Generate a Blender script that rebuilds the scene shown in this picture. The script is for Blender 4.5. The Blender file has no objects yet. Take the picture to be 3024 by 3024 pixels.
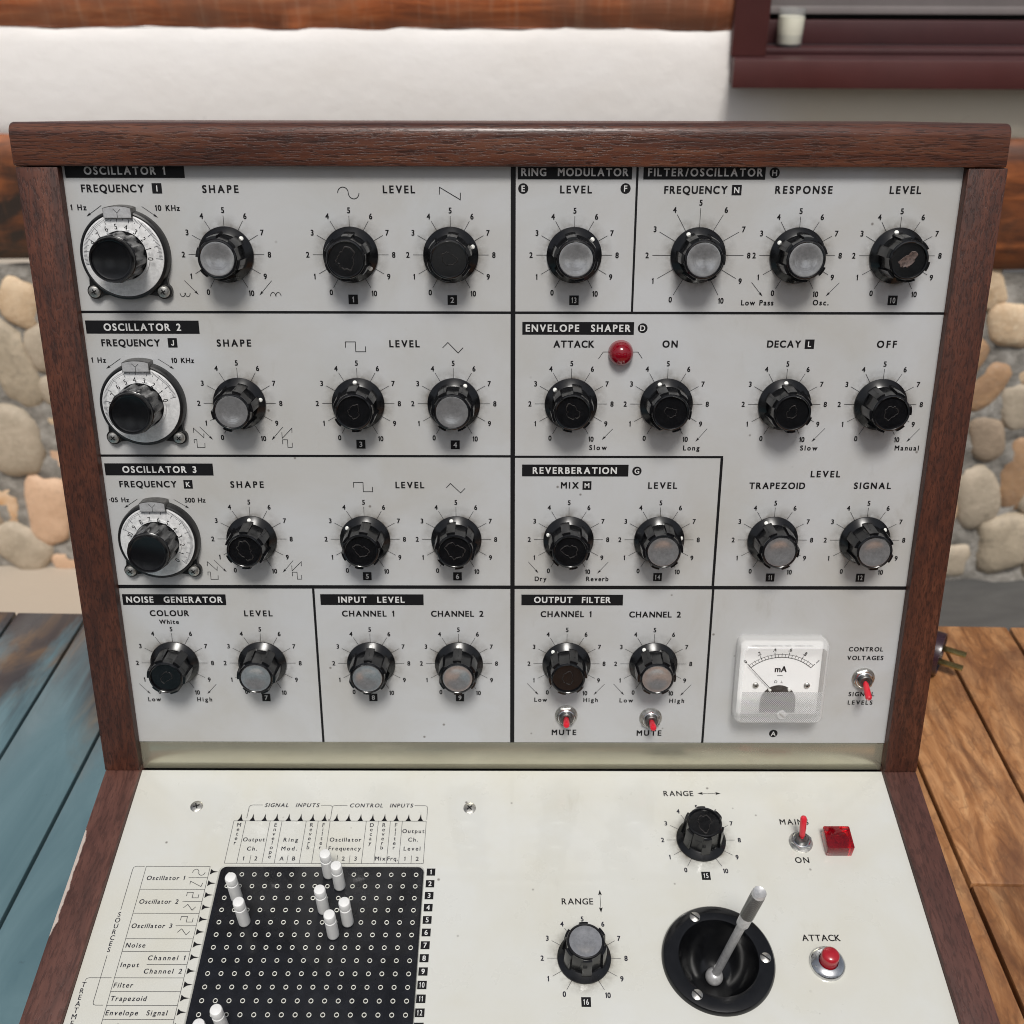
import bpy, bmesh, math, random
from mathutils import Vector, Matrix
R_ = math.radians
S = 0.001                                   # every measure below is in millimetres
sc = bpy.context.scene
C = sc.collection

# ---------------------------------------------------------------- camera
cam = bpy.data.cameras.new('camera'); cam.sensor_width = 36; cam.lens = 36*3200/3024
cam.clip_start = 0.01; cam.clip_end = 400
cam_o = bpy.data.objects.new('camera', cam); C.objects.link(cam_o)
W = Matrix(((0.9999979, 0.0019575, -0.0006506), (0.0015507, -0.5053698, 0.8629015), (0.0013604, -0.8629006, -0.5053718)))
rot = Matrix((W.col[0], -W.col[1], -W.col[2])).transposed()
cam_o.matrix_world = Matrix.Translation((0, 0, 0.535)) @ rot.to_4x4()
cam.dof.use_dof = True; cam.dof.focus_distance = 0.50; cam.dof.aperture_fstop = 17.0
sc.camera = cam_o; sc.cycles.filter_width = 1.0

# ---------------------------------------------------------------- light
SUN_EL, SUN_AZ = 58, 178                     # the soft bright patch of sky is in front of the panel, behind the viewer
world = bpy.data.worlds.new("World"); sc.world = world; world.use_nodes = True
nt = world.node_tree; bg = nt.nodes['Background']
sky = nt.nodes.new('ShaderNodeTexSky'); sky.sky_type = 'NISHITA'; sky.sun_disc = False
sky.sun_elevation = R_(SUN_EL); sky.sun_rotation = R_(SUN_AZ); sky.air_density = 1.0; sky.dust_density = 3.0; sky.ozone_density = 1.0
hs = nt.nodes.new('ShaderNodeHueSaturation'); hs.inputs['Saturation'].default_value = 0.38
nt.links.new(sky.outputs[0], hs.inputs['Color']); nt.links.new(hs.outputs[0], bg.inputs[0])
bg.inputs[1].default_value = 0.05
sun = bpy.data.lights.new('sun', 'SUN'); sun.energy = 1.5; sun.angle = R_(16); sun.color = (1.0, 0.97, 0.925)
sun_o = bpy.data.objects.new('sun', sun); C.objects.link(sun_o)
sd = Vector((math.sin(R_(SUN_AZ))*math.cos(R_(SUN_EL)), math.cos(R_(SUN_AZ))*math.cos(R_(SUN_EL)), math.sin(R_(SUN_EL))))
sun_o.rotation_euler = sd.to_track_quat('Z', 'Y').to_euler(); sun_o.location = sd*5
sc.view_settings.view_transform = 'Standard'; sc.view_settings.look = 'None'
sc.view_settings.exposure = 0.8; sc.view_settings.gamma = 1.0; sc.view_settings.use_curve_mapping = False

# ---------------------------------------------------------------- materials
def nodes(name):
    m = bpy.data.materials.new(name); m.use_nodes = True
    return m, m.node_tree, m.node_tree.nodes['Principled BSDF']
def N(t, typ, **kw):
    n = t.nodes.new(typ)
    for k, v in kw.items(): setattr(n, k, v)
    return n
def coords(t, scale=(1, 1, 1), rotz=(0, 0, 0)):
    tc = N(t, 'ShaderNodeTexCoord'); mp = N(t, 'ShaderNodeMapping')
    mp.inputs['Scale'].default_value = scale; mp.inputs['Rotation'].default_value = rotz
    t.links.new(tc.outputs['Object'], mp.inputs[0]); return mp.outputs[0]
def noise(t, vec, scale, detail=4, rough=.55, dist=0):
    n = N(t, 'ShaderNodeTexNoise'); n.inputs['Scale'].default_value = scale; n.inputs['Detail'].default_value = detail
    n.inputs['Roughness'].default_value = rough; n.inputs['Distortion'].default_value = dist
    t.links.new(vec, n.inputs['Vector']); return n.outputs['Fac']
def ramp(t, fac, stops, interp='LINEAR'):
    r = N(t, 'ShaderNodeValToRGB'); r.color_ramp.interpolation = interp
    e = r.color_ramp.elements
    while len(e) < len(stops): e.new(.5)
    for k, (p, c) in enumerate(stops):
        e[k].position = p; e[k].color = (c, c, c, 1) if isinstance(c, (int, float)) else (*c, 1)
    t.links.new(fac, r.inputs[0]); return r.outputs[0]
def mixc(t, fac, a, b, mode='MIX'):
    n = N(t, 'ShaderNodeMix', data_type='RGBA', blend_type=mode)
    for s_, v in ((0, fac), (6, a), (7, b)):
        if isinstance(v, (int, float)): n.inputs[s_].default_value = v
        elif isinstance(v, tuple): n.inputs[s_].default_value = (*v, 1)
        else: t.links.new(v, n.inputs[s_])
    return n.outputs[2]
def math_(t, op, a, b=0.0, c=None, clamp=False):
    n = N(t, 'ShaderNodeMath', operation=op, use_clamp=clamp)
    for i, v in enumerate((a, b, c)):
        if v is None: continue
        if isinstance(v, (int, float)): n.inputs[i].default_value = v
        else: t.links.new(v, n.inputs[i])
    return n.outputs[0]
def setp(b, **kw):
    for k, v in kw.items():
        k = k.replace('_', ' ')
        b.inputs[k].default_value = (*v, 1) if isinstance(v, tuple) and len(v) == 3 else v
def bump(t, b, h, dist, strength=1.0):
    n = N(t, 'ShaderNodeBump'); n.inputs['Distance'].default_value = dist; n.inputs['Strength'].default_value = strength
    t.links.new(h, n.inputs['Height']); t.links.new(n.outputs[0], b.inputs['Normal'])
def plain(name, col, rough=.5, metal=0.0, coat=0.0, **kw):
    m, t, b = nodes(name); setp(b, Base_Color=col, Roughness=rough, Metallic=metal)
    b.inputs['Coat Weight'].default_value = coat
    for k, v in kw.items(): setp(b, **{k: v})
    return m
def worn(name, col, rough, metal=0.0, var=.25, scale=200, coat=0.0, rvar=.25):
    """a plain finish with fine handling wear: colour and gloss vary a little"""
    m, t, b = nodes(name); v = coords(t); f = noise(t, v, scale, 5, .65)
    lo = tuple(c*(1-var) for c in col); hi = tuple(min(1, c*(1+var)) for c in col)
    t.links.new(ramp(t, f, [(.3, lo), (.7, hi)]), b.inputs['Base Color'])
    t.links.new(ramp(t, noise(t, v, scale*.4, 4), [(.3, max(.03, rough*(1-rvar))), (.7, min(1, rough*(1+rvar)))]), b.inputs['Roughness'])
    setp(b, Metallic=metal); b.inputs['Coat Weight'].default_value = coat
    return m

def enamel(name, col, rough, coat, stain, coat_rough=.06):
    """painted sheet metal: faint cloudy discolouring, specks of grime, a few rubbed marks"""
    m, t, b = nodes(name); v = coords(t)
    cloud = ramp(t, noise(t, v, 16, 6, .6, .4), [(.35, 0.0), (.75, 1.0)])
    c = mixc(t, cloud, col, tuple(a*k for a, k in zip(col, stain)))
    speck_n = N(t, 'ShaderNodeTexVoronoi'); speck_n.inputs['Scale'].default_value = 87; t.links.new(v, speck_n.inputs['Vector'])
    cellrnd = N(t, 'ShaderNodeSeparateColor'); t.links.new(speck_n.outputs['Color'], cellrnd.inputs[0])
    spot = math_(t, 'MULTIPLY', ramp(t, speck_n.outputs['Distance'], [(.035, 1.0), (.075, 0.0)]), ramp(t, cellrnd.outputs[0], [(.72, 0.0), (.86, 1.0)]))
    c = mixc(t, math_(t, 'MULTIPLY', spot, .75), c, (.10, .085, .07))
    smear = ramp(t, noise(t, coords(t, (1, .35, 1), (0, 0, .5)), 70, 6, .7), [(.60, 0.0), (.78, 1.0)])
    patch = ramp(t, noise(t, v, 9, 3, .5), [(.48, 0.0), (.62, 1.0)])
    c = mixc(t, math_(t, 'MULTIPLY', math_(t, 'MULTIPLY', smear, patch), .45), c, tuple(a*k for a, k in zip(col, (.66, .61, .53))))
    t.links.new(c, b.inputs['Base Color'])
    t.links.new(ramp(t, noise(t, v, 45, 5, .6), [(.3, rough*.8), (.7, rough*1.25)]), b.inputs['Roughness'])
    b.inputs['Coat Weight'].default_value = coat; b.inputs['Coat Roughness'].default_value = coat_rough
    bump(t, b, noise(t, v, 240, 3, .5), .00006, .35)
    return m
M = {}
M['panel'] = enamel('grey_white_enamel', (.485, .495, .505), .42, .15, (.86, .82, .75), .25)
M['lower'] = enamel('gloss_cream_enamel', (.60, .605, .575), .30, .9, (.94, .91, .83), .04)
M['strip'] = worn('cream_metal_trim', (.60, .575, .45), .24, .75, .06, 30)
M['ink'] = plain('black_printing_ink', (.006, .006, .007), .5, Specular_IOR_Level=.25)
M['ink2'] = plain('blue_black_printing_ink', (.014, .014, .024), .5, Specular_IOR_Level=.25)
M['white_ink'] = plain('white_printing_ink', (.62, .62, .61), .5)
M['bake'] = worn('black_bakelite', (.0045, .0047, .0055), .16, 0, .35, 350, .12)
M['skirt'] = worn('black_bakelite_skirt', (.0045, .0047, .0055), .22, 0, .3, 350, .0)
M['bake2'] = worn('dull_black_plastic', (.006, .006, .0065), .33, 0, .4, 300, .0)
M['board'] = worn('black_phenolic_board', (.007, .0075, .010), .26, 0, .5, 120, .1)
M['hole'] = plain('dark_hole', (.002, .002, .002), .9)
M['eyelet'] = worn('pale_eyelet', (.66, .66, .60), .4, .2, .15, 500)
M['pin'] = worn('white_pin_plastic', (.74, .74, .73), .38, 0, .04, 90, .1)
M['chrome'] = worn('chromed_metal', (.62, .63, .64), .2, 1.0, .2, 250)
M['screw'] = worn('dull_nickel', (.50, .49, .46), .36, .95, .4, 600)
M['dark_metal'] = worn('dark_steel', (.16, .155, .15), .42, .9, .4, 500)
M['red_lever'] = plain('red_sleeve', (.62, .018, .035), .28, 0, .3)
M['red_glass'] = plain('red_lamp_lens', (.45, .005, .022), .09, 0, .6, Transmission_Weight=.6, IOR=1.45)
M['red_block'] = plain('clear_red_plastic', (.80, .006, .03), .07, 0, .4, Transmission_Weight=.88, IOR=1.42)
M['red_core'] = plain('dark_red_core', (.10, .002, .006), .3)
M['red_button'] = worn('red_button_plastic', (.36, .008, .018), .3, 0, .15, 200, .4)
M['meter_white'] = plain('meter_card', (.90, .90, .89), .5)
M['brass'] = worn('tarnished_brass', (.42, .34, .14), .33, 1.0, .3, 300)
M['plug'] = worn('dark_maroon_bakelite', (.030, .012, .018), .3, 0, .4, 200, .3)
M['white_dot'] = plain('white_dot_paint', (.80, .80, .76), .4)
M['residue'] = worn('old_brown_glue', (.0095, .0075, .0068), .6, 0, .7, 900)
M['rubber'] = plain('black_rubber', (.015, .015, .015), .7)

def alu(name, col, rough, spin=True, metal=1.0):
    m, t, b = nodes(name); v = coords(t)
    f = noise(t, v, 420, 6, .7); g = noise(t, v, 110, 4, .6)
    mott = mixc(t, ramp(t, f, [(.38, 0.0), (.62, 1.0)]), tuple(c*.76 for c in col), col)
    mott = mixc(t, ramp(t, g, [(.45, 0.0), (.7, .5)]), mott, tuple(c*.6 for c in col))
    t.links.new(mott, b.inputs['Base Color']); setp(b, Metallic=metal)
    t.links.new(ramp(t, g, [(.3, rough*.7), (.7, rough*1.4)]), b.inputs['Roughness'])
    if spin:
        tc = N(t, 'ShaderNodeTexCoord'); w = N(t, 'ShaderNodeTexWave', wave_type='RINGS', rings_direction='SPHERICAL')
        w.inputs['Scale'].default_value = 900; w.inputs['Distortion'].default_value = 1.0
        t.links.new(tc.outputs['Object'], w.inputs['Vector']); bump(t, b, w.outputs['Fac'], .00002, .25)
    return m
M['cap'] = alu('spun_aluminium_cap', (.52, .52, .53), .17, True, .72)
M['dial'] = alu('satin_dial_plate', (.90, .90, .895), .42, True, .3)
M['stick'] = alu('matt_aluminium', (.66, .66, .665), .38, False, .5)

def knurl():
    m, t, b = nodes('knurled_aluminium'); setp(b, Base_Color=(.50, .50, .49), Metallic=1.0, Roughness=.36)
    tc = N(t, 'ShaderNodeTexCoord'); sp = N(t, 'ShaderNodeSeparateXYZ'); t.links.new(tc.outputs['Object'], sp.inputs[0])
    a = math_(t, 'ARCTAN2', sp.outputs[1], sp.outputs[0]); a = math_(t, 'MULTIPLY', a, 26); z = math_(t, 'MULTIPLY', sp.outputs[2], 7500)
    p = math_(t, 'SINE', math_(t, 'ADD', a, z)); q = math_(t, 'SINE', math_(t, 'SUBTRACT', a, z))
    h = math_(t, 'MINIMUM', p, q)
    t.links.new(ramp(t, h, [(.0, (.22, .22, .215)), (.55, (.60, .60, .59))]), b.inputs['Base Color'])
    bump(t, b, h, .0002, .8); return m
M['knurl'] = knurl()

def wood(name, axis, dark, mid, light, s=160, stretch=.035, fleck=.7, rough=.44, coat=.05, bumps=.00012, chip=None):
    """timber with the grain along one axis (0, 1 or 2): streaks, fine dark pores, slow colour drift"""
    m, t, b = nodes(name)
    k = [1, 1, 1]; k[axis] = stretch
    v = coords(t, tuple(k))
    k2 = [1, 1, 1]; k2[axis] = .10
    vf = coords(t, tuple(k2), (.03, .05, .04))
    g = noise(t, v, s, 6, .6, .5)
    c = ramp(t, g, [(.30, dark), (.5, mid), (.72, light)])
    drift = noise(t, v, s*.18, 3, .5, .8)
    c = mixc(t, ramp(t, drift, [(.3, .0), (.75, .55)]), c, dark)
    fl = ramp(t, noise(t, vf, s*5.5, 4, .55), [(.50, 0.0), (.60, 1.0)])
    c = mixc(t, math_(t, 'MULTIPLY', fl, fleck), c, tuple(x*.30 for x in dark))
    if chip:
        tc = N(t, 'ShaderNodeTexCoord'); sp = N(t, 'ShaderNodeSeparateXYZ'); t.links.new(tc.outputs['Object'], sp.inputs[0])
        ed = math_(t, 'SUBTRACT', sp.outputs[0], chip[0]); band = ramp(t, math_(t, 'MULTIPLY', math_(t, 'ABSOLUTE', ed), 1/chip[1]), [(.0, 1.0), (1.0, 0.0)])
        yy = math_(t, 'MULTIPLY', math_(t, 'SUBTRACT', sp.outputs[1], chip[2]), 1/chip[3])
        win = ramp(t, math_(t, 'ABSOLUTE', yy), [(.6, 1.0), (1.0, 0.0)])
        nn = noise(t, coords(t), 160, 5, .7)
        cm = ramp(t, math_(t, 'ADD', math_(t, 'MULTIPLY', math_(t, 'MULTIPLY', band, win), .62), math_(t, 'MULTIPLY', nn, .5)), [(.60, 0.0), (.68, 1.0)])
        c = mixc(t, cm, c, (.50, .42, .37))
    t.links.new(c, b.inputs['Base Color'])
    t.links.new(ramp(t, g, [(.3, rough*1.25), (.7, rough*.85)]), b.inputs['Roughness'])
    b.inputs['Coat Weight'].default_value = coat; b.inputs['Coat Roughness'].default_value = .22
    bump(t, b, math_(t, 'SUBTRACT', g, fl), bumps, .6)
    return m
DK, MD, LT = (.036, .0108, .0062), (.112, .0365, .0195), (.20, .080, .044)
M['wood_x'] = wood('oiled_hardwood_across', 0, DK, MD, LT, s=270, stretch=.05, fleck=.6, rough=.34, coat=.22)
M['wood_z'] = wood('oiled_hardwood_upright', 2, (.030, .0088, .005), (.084, .0255, .0138), (.135, .046, .0255), s=260, stretch=.05, fleck=.55)
M['wood_y'] = wood('oiled_hardwood_lengthwise', 1, (.050, .019, .014), (.105, .042, .032), (.15, .068, .052), fleck=.4, rough=.42)
M['wood_chip'] = wood('oiled_hardwood_chipped_edge', 1, (.055, .021, .015), (.115, .047, .035), (.165, .075, .056), fleck=.35, rough=.42, chip=(-.2158, .0036, -.085, .036))

def table_wood(name, seed):
    m, t, b = nodes(name)
    v = coords(t, (1, .22, 1)); v2 = coords(t, (1, .5, 1), (0, 0, .2+seed))
    g = noise(t, v, 62, 7, .62, 1.6)
    c = ramp(t, g, [(.26, (.17, .066, .024)), (.45, (.35, .155, .058)), (.62, (.52, .265, .115)), (.8, (.62, .37, .175))])
    st = ramp(t, noise(t, v2, 17, 6, .65, 1.2), [(.46, 0.0), (.62, 1.0)])
    c = mixc(t, math_(t, 'MULTIPLY', st, .62), c, (.115, .048, .026))
    fl = ramp(t, noise(t, coords(t, (1, .09, 1)), 420, 4, .6), [(.54, 0.0), (.66, 1.0)])
    c = mixc(t, math_(t, 'MULTIPLY', fl, .25), c, (.09, .04, .018))
    sw = N(t, 'ShaderNodeTexWave', wave_type='BANDS', bands_direction='X'); sw.inputs['Scale'].default_value = 26; sw.inputs['Distortion'].default_value = 14; sw.inputs['Detail'].default_value = 4; sw.inputs['Detail Scale'].default_value = 2.2
    t.links.new(v2, sw.inputs['Vector'])
    c = mixc(t, math_(t, 'MULTIPLY', ramp(t, sw.outputs['Fac'], [(.0, 1.0), (.16, 0.0)]), .30), c, (.13, .06, .028))
    t.links.new(c, b.inputs['Base Color']); setp(b, Roughness=.42); b.inputs['Coat Weight'].default_value = .12; b.inputs['Coat Roughness'].default_value = .3
    bump(t, b, math_(t, 'SUBTRACT', g, fl), .0002, .5); return m
M['bare'] = table_wood('bare_table_timber', .3)

def table_blue():
    """blue paint over old timber, worn through towards the far end of the boards"""
    m, t, b = nodes('worn_blue_paint')
    v = coords(t); vs = coords(t, (1, .3, 1), (0, 0, .35))
    c = ramp(t, noise(t, vs, 22, 5, .6, .6), [(.3, (.085, .155, .18)), (.55, (.13, .215, .24)), (.75, (.18, .27, .295))])
    sp = N(t, 'ShaderNodeSeparateXYZ'); tc = N(t, 'ShaderNodeTexCoord'); t.links.new(tc.outputs['Object'], sp.inputs[0])
    far = math_(t, 'MULTIPLY', math_(t, 'SUBTRACT', sp.outputs[1], .56), 5.0)
    wear = ramp(t, math_(t, 'ADD', math_(t, 'MULTIPLY', far, .37), noise(t, vs, 13, 6, .62, 1.2)), [(.56, 0.0), (.76, 1.0)])
    under = ramp(t, noise(t, coords(t, (1, .25, 1), (0, 0, -.5)), 30, 5, .6, 1.0), [(.3, (.022, .026, .034)), (.5, (.07, .066, .064)), (.68, (.22, .14, .075))])
    c = mixc(t, wear, c, under)
    sp2 = ramp(t, noise(t, v, 60, 6, .7), [(.66, 0.0), (.72, 1.0)])
    c = mixc(t, math_(t, 'MULTIPLY', sp2, .5), c, (.04, .055, .06))
    t.links.new(c, b.inputs['Base Color']); setp(b, Roughness=.2)
    bump(t, b, noise(t, vs, 90, 4, .5), .0003, .4); return m
M['blue'] = table_blue()

def log_mat(name, cols, grain_s, patch, rough=.6):
    m, t, b = nodes(name)
    v = coords(t, (.12, 1, 1)); g = noise(t, v, grain_s, 6, .65, .5)
    c = ramp(t, g, [(.28, cols[0]), (.5, cols[1]), (.72, cols[2])])
    w = ramp(t, noise(t, coords(t, (.5, 1, 1)), patch, 5, .6, .8), [(.42, 0.0), (.62, 1.0)])
    c = mixc(t, w, c, cols[3])
    saw = ramp(t, noise(t, coords(t, (1, .12, .12)), 70, 5, .6), [(.52, 0.0), (.72, 1.0)])
    c = mixc(t, math_(t, 'MULTIPLY', saw, .30), c, cols[4])
    kn = N(t, 'ShaderNodeTexVoronoi'); kn.inputs['Scale'].default_value = 3.3; t.links.new(coords(t, (1, 2.2, 2.2)), kn.inputs['Vector'])
    c = mixc(t, ramp(t, kn.outputs['Distance'], [(.05, 1.0), (.10, 0.0)]), c, (.012, .009, .008))
    t.links.new(c, b.inputs['Base Color']); setp(b, Roughness=rough)
    bump(t, b, g, .003, .5); return m
M['log_up'] = log_mat('weathered_orange_log', ((.16, .04, .014), (.46, .125, .036), (.66, .25, .10), (.26, .10, .05), (.55, .36, .24)), 60, 7)
M['log_low'] = log_mat('dark_stained_log', ((.05, .018, .009), (.22, .066, .02), (.46, .145, .045), (.03, .02, .015), (.20, .085, .04)), 45, 7, .45)

def plaster():
    m, t, b = nodes('white_plaster'); v = coords(t)
    c = ramp(t, noise(t, coords(t, (.5, 1, 1)), 3.2, 5, .55, .6), [(.3, (.80, .755, .71)), (.55, (.88, .845, .815)), (.75, (.90, .87, .845))])
    sp = N(t, 'ShaderNodeSeparateXYZ'); tc = N(t, 'ShaderNodeTexCoord'); t.links.new(tc.outputs['Object'], sp.inputs[0])
    yel = ramp(t, math_(t, 'ADD', math_(t, 'MULTIPLY', math_(t, 'SUBTRACT', sp.outputs[0], .36), 3.0), math_(t, 'MULTIPLY', noise(t, v, 5, 4), .5)), [(.1, 0.0), (.55, 1.0)])
    c = mixc(t, yel, c, (.74, .66, .53))                        # yellower towards the right, under the window
    crk = ramp(t, noise(t, coords(t, (.6, 1, 1)), 34, 7, .7, 1.0), [(.66, 0.0), (.74, 1.0)])
    edge = ramp(t, math_(t, 'MULTIPLY', math_(t, 'SUBTRACT', .215, sp.outputs[2]), 16), [(.0, 0.0), (1.0, 1.0)])
    c = mixc(t, math_(t, 'MULTIPLY', math_(t, 'MULTIPLY', crk, edge), .8), c, (.24, .22, .185))
    t.links.new(c, b.inputs['Base Color']); setp(b, Roughness=.75)
    bump(t, b, noise(t, v, 28, 5, .6), .003, .5); return m
M['plaster'] = plaster()

def mortar():
    m, t, b = nodes('grey_mortar'); v = coords(t)
    c = ramp(t, noise(t, v, 24, 7, .7, .4), [(.3, (.13, .12, .105)), (.5, (.27, .25, .22)), (.72, (.46, .43, .39))])
    t.links.new(c, b.inputs['Base Color']); setp(b, Roughness=.9)
    bump(t, b, noise(t, v, 60, 6, .7), .008, .7); return m
M['mortar'] = mortar()
def stone_mat(name, a, b_, sp):
    a, b_, sp = (tuple(min(.8, p*q) for p, q in zip(c_, (1.16, 1.02, .88))) for c_ in (a, b_, sp))
    m, t, b = nodes(name); v = coords(t)
    c = ramp(t, noise(t, v, 16, 6, .6, .5), [(.3, a), (.7, b_)])
    c = mixc(t, math_(t, 'MULTIPLY', ramp(t, noise(t, v, 110, 5, .7), [(.52, 0.0), (.70, 1.0)]), .6), c, sp)
    t.links.new(c, b.inputs['Base Color']); setp(b, Roughness=.62)
    bump(t, b, noise(t, v, 40, 6, .65), .007, .6); return m
STONE = [stone_mat('cream_stone', (.46, .36, .25), (.64, .56, .44), (.72, .66, .55)),
         stone_mat('speckled_grey_green_stone', (.30, .28, .235), (.47, .445, .38), (.19, .185, .16)),
         stone_mat('grey_stone', (.30, .285, .245), (.44, .415, .365), (.50, .48, .43)),
         stone_mat('peach_stone', (.50, .36, .265), (.64, .50, .39), (.42, .32, .25)),
         stone_mat('rust_and_white_stone', (.50, .30, .14), (.68, .60, .50), (.60, .42, .24)),
         stone_mat('brown_stone', (.27, .185, .125), (.40, .275, .17), (.36, .31, .26)),
         stone_mat('grey_brown_stone', (.22, .19, .155), (.33, .285, .235), (.38, .33, .28))]
M['floor'] = None
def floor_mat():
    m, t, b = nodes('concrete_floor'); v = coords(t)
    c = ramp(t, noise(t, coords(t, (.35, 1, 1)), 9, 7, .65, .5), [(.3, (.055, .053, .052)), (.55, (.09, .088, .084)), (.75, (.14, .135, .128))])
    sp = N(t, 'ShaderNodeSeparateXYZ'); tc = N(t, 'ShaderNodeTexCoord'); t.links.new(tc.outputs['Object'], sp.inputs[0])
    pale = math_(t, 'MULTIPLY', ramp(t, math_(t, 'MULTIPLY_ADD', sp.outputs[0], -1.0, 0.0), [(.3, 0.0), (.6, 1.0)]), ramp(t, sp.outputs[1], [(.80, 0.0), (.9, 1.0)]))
    c = mixc(t, math_(t, 'MULTIPLY', pale, .85), c, (.52, .44, .35))     # paler, sandier floor at the left, beyond the table
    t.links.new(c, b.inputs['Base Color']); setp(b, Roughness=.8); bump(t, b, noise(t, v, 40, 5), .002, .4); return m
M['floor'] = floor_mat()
M['maroon'] = worn('maroon_window_paint', (.080, .021, .019), .5, 0, .10, 12)
M['maroon_dark'] = worn('maroon_sill_paint', (.060, .020, .021), .5, 0, .12, 12)
M['blind'] = worn('grey_brown_blind', (.21, .185, .18), .6, 0, .08, 10)
M['dark_gap'] = plain('dark_shadow_gap', (.006, .006, .006), .6)
M['wax'] = plain('candle_wax', (.80, .76, .62), .5, 0, 0, Subsurface_Weight=.0)

def clear(name, tint=(1, 1, 1), gloss=1.0, milk=0.0, milk_col=(.85, .85, .85), rough=.03):
    """thin clear plastic or glass: transparent with a Fresnel reflection and, if wanted, some milkiness"""
    m = bpy.data.materials.new(name); m.use_nodes = True; t = m.node_tree; t.nodes.clear()
    out = N(t, 'ShaderNodeOutputMaterial'); tr = N(t, 'ShaderNodeBsdfTransparent'); tr.inputs[0].default_value = (*tint, 1)
    gl = N(t, 'ShaderNodeBsdfGlossy'); gl.inputs['Roughness'].default_value = rough
    fw = N(t, 'ShaderNodeLayerWeight'); fw.inputs[0].default_value = .5; fr = math_(t, 'MULTIPLY_ADD', math_(t, 'POWER', fw.outputs['Facing'], 5), .9, .04)
    mx = N(t, 'ShaderNodeMixShader'); t.links.new(math_(t, 'MULTIPLY', fr, gloss), mx.inputs[0]); t.links.new(tr.outputs[0], mx.inputs[1]); t.links.new(gl.outputs[0], mx.inputs[2])
    last = mx.outputs[0]
    if milk:
        df = N(t, 'ShaderNodeBsdfDiffuse'); df.inputs[0].default_value = (*milk_col, 1)
        m2 = N(t, 'ShaderNodeMixShader'); m2.inputs[0].default_value = milk; t.links.new(last, m2.inputs[1]); t.links.new(df.outputs[0], m2.inputs[2]); last = m2.outputs[0]
    t.links.new(last, out.inputs[0]); return m
M['clear'] = clear('clear_acrylic')
M['clear_edge'] = clear('clear_acrylic_edge', (.99, .99, .99), 1.0, .30, (.92, .92, .91), .06)
M['glass'] = clear('candle_glass', (.95, .96, .96), 1.2, .10)
def ribbed():
    m = clear('ribbed_acrylic', (.96, .96, .96), 1.0, .30, (.82, .82, .82), .12); t = m.node_tree
    tc = N(t, 'ShaderNodeTexCoord'); sp = N(t, 'ShaderNodeSeparateXYZ'); t.links.new(tc.outputs['Object'], sp.inputs[0])
    f = [math_(t, 'SINE', math_(t, 'MULTIPLY', sp.outputs[i], 2*math.pi/.00105)) for i in (0, 1)]
    h = math_(t, 'MULTIPLY', f[0], f[1])
    for n in t.nodes:
        if n.type == 'MIX_SHADER' and not n.inputs[0].is_linked: t.links.new(ramp(t, math_(t, 'MULTIPLY_ADD', h, .5, .5), [(.2, .30), (.5, .50), (.8, .80)]), n.inputs[0])
    bn = N(t, 'ShaderNodeBump'); bn.inputs['Distance'].default_value = .0004; t.links.new(h, bn.inputs['Height'])
    for n in t.nodes:
        if n.type in ('BSDF_GLOSSY', 'BSDF_DIFFUSE'): t.links.new(bn.outputs[0], n.inputs['Normal'])
    return m
M['ribbed'] = ribbed()

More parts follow.
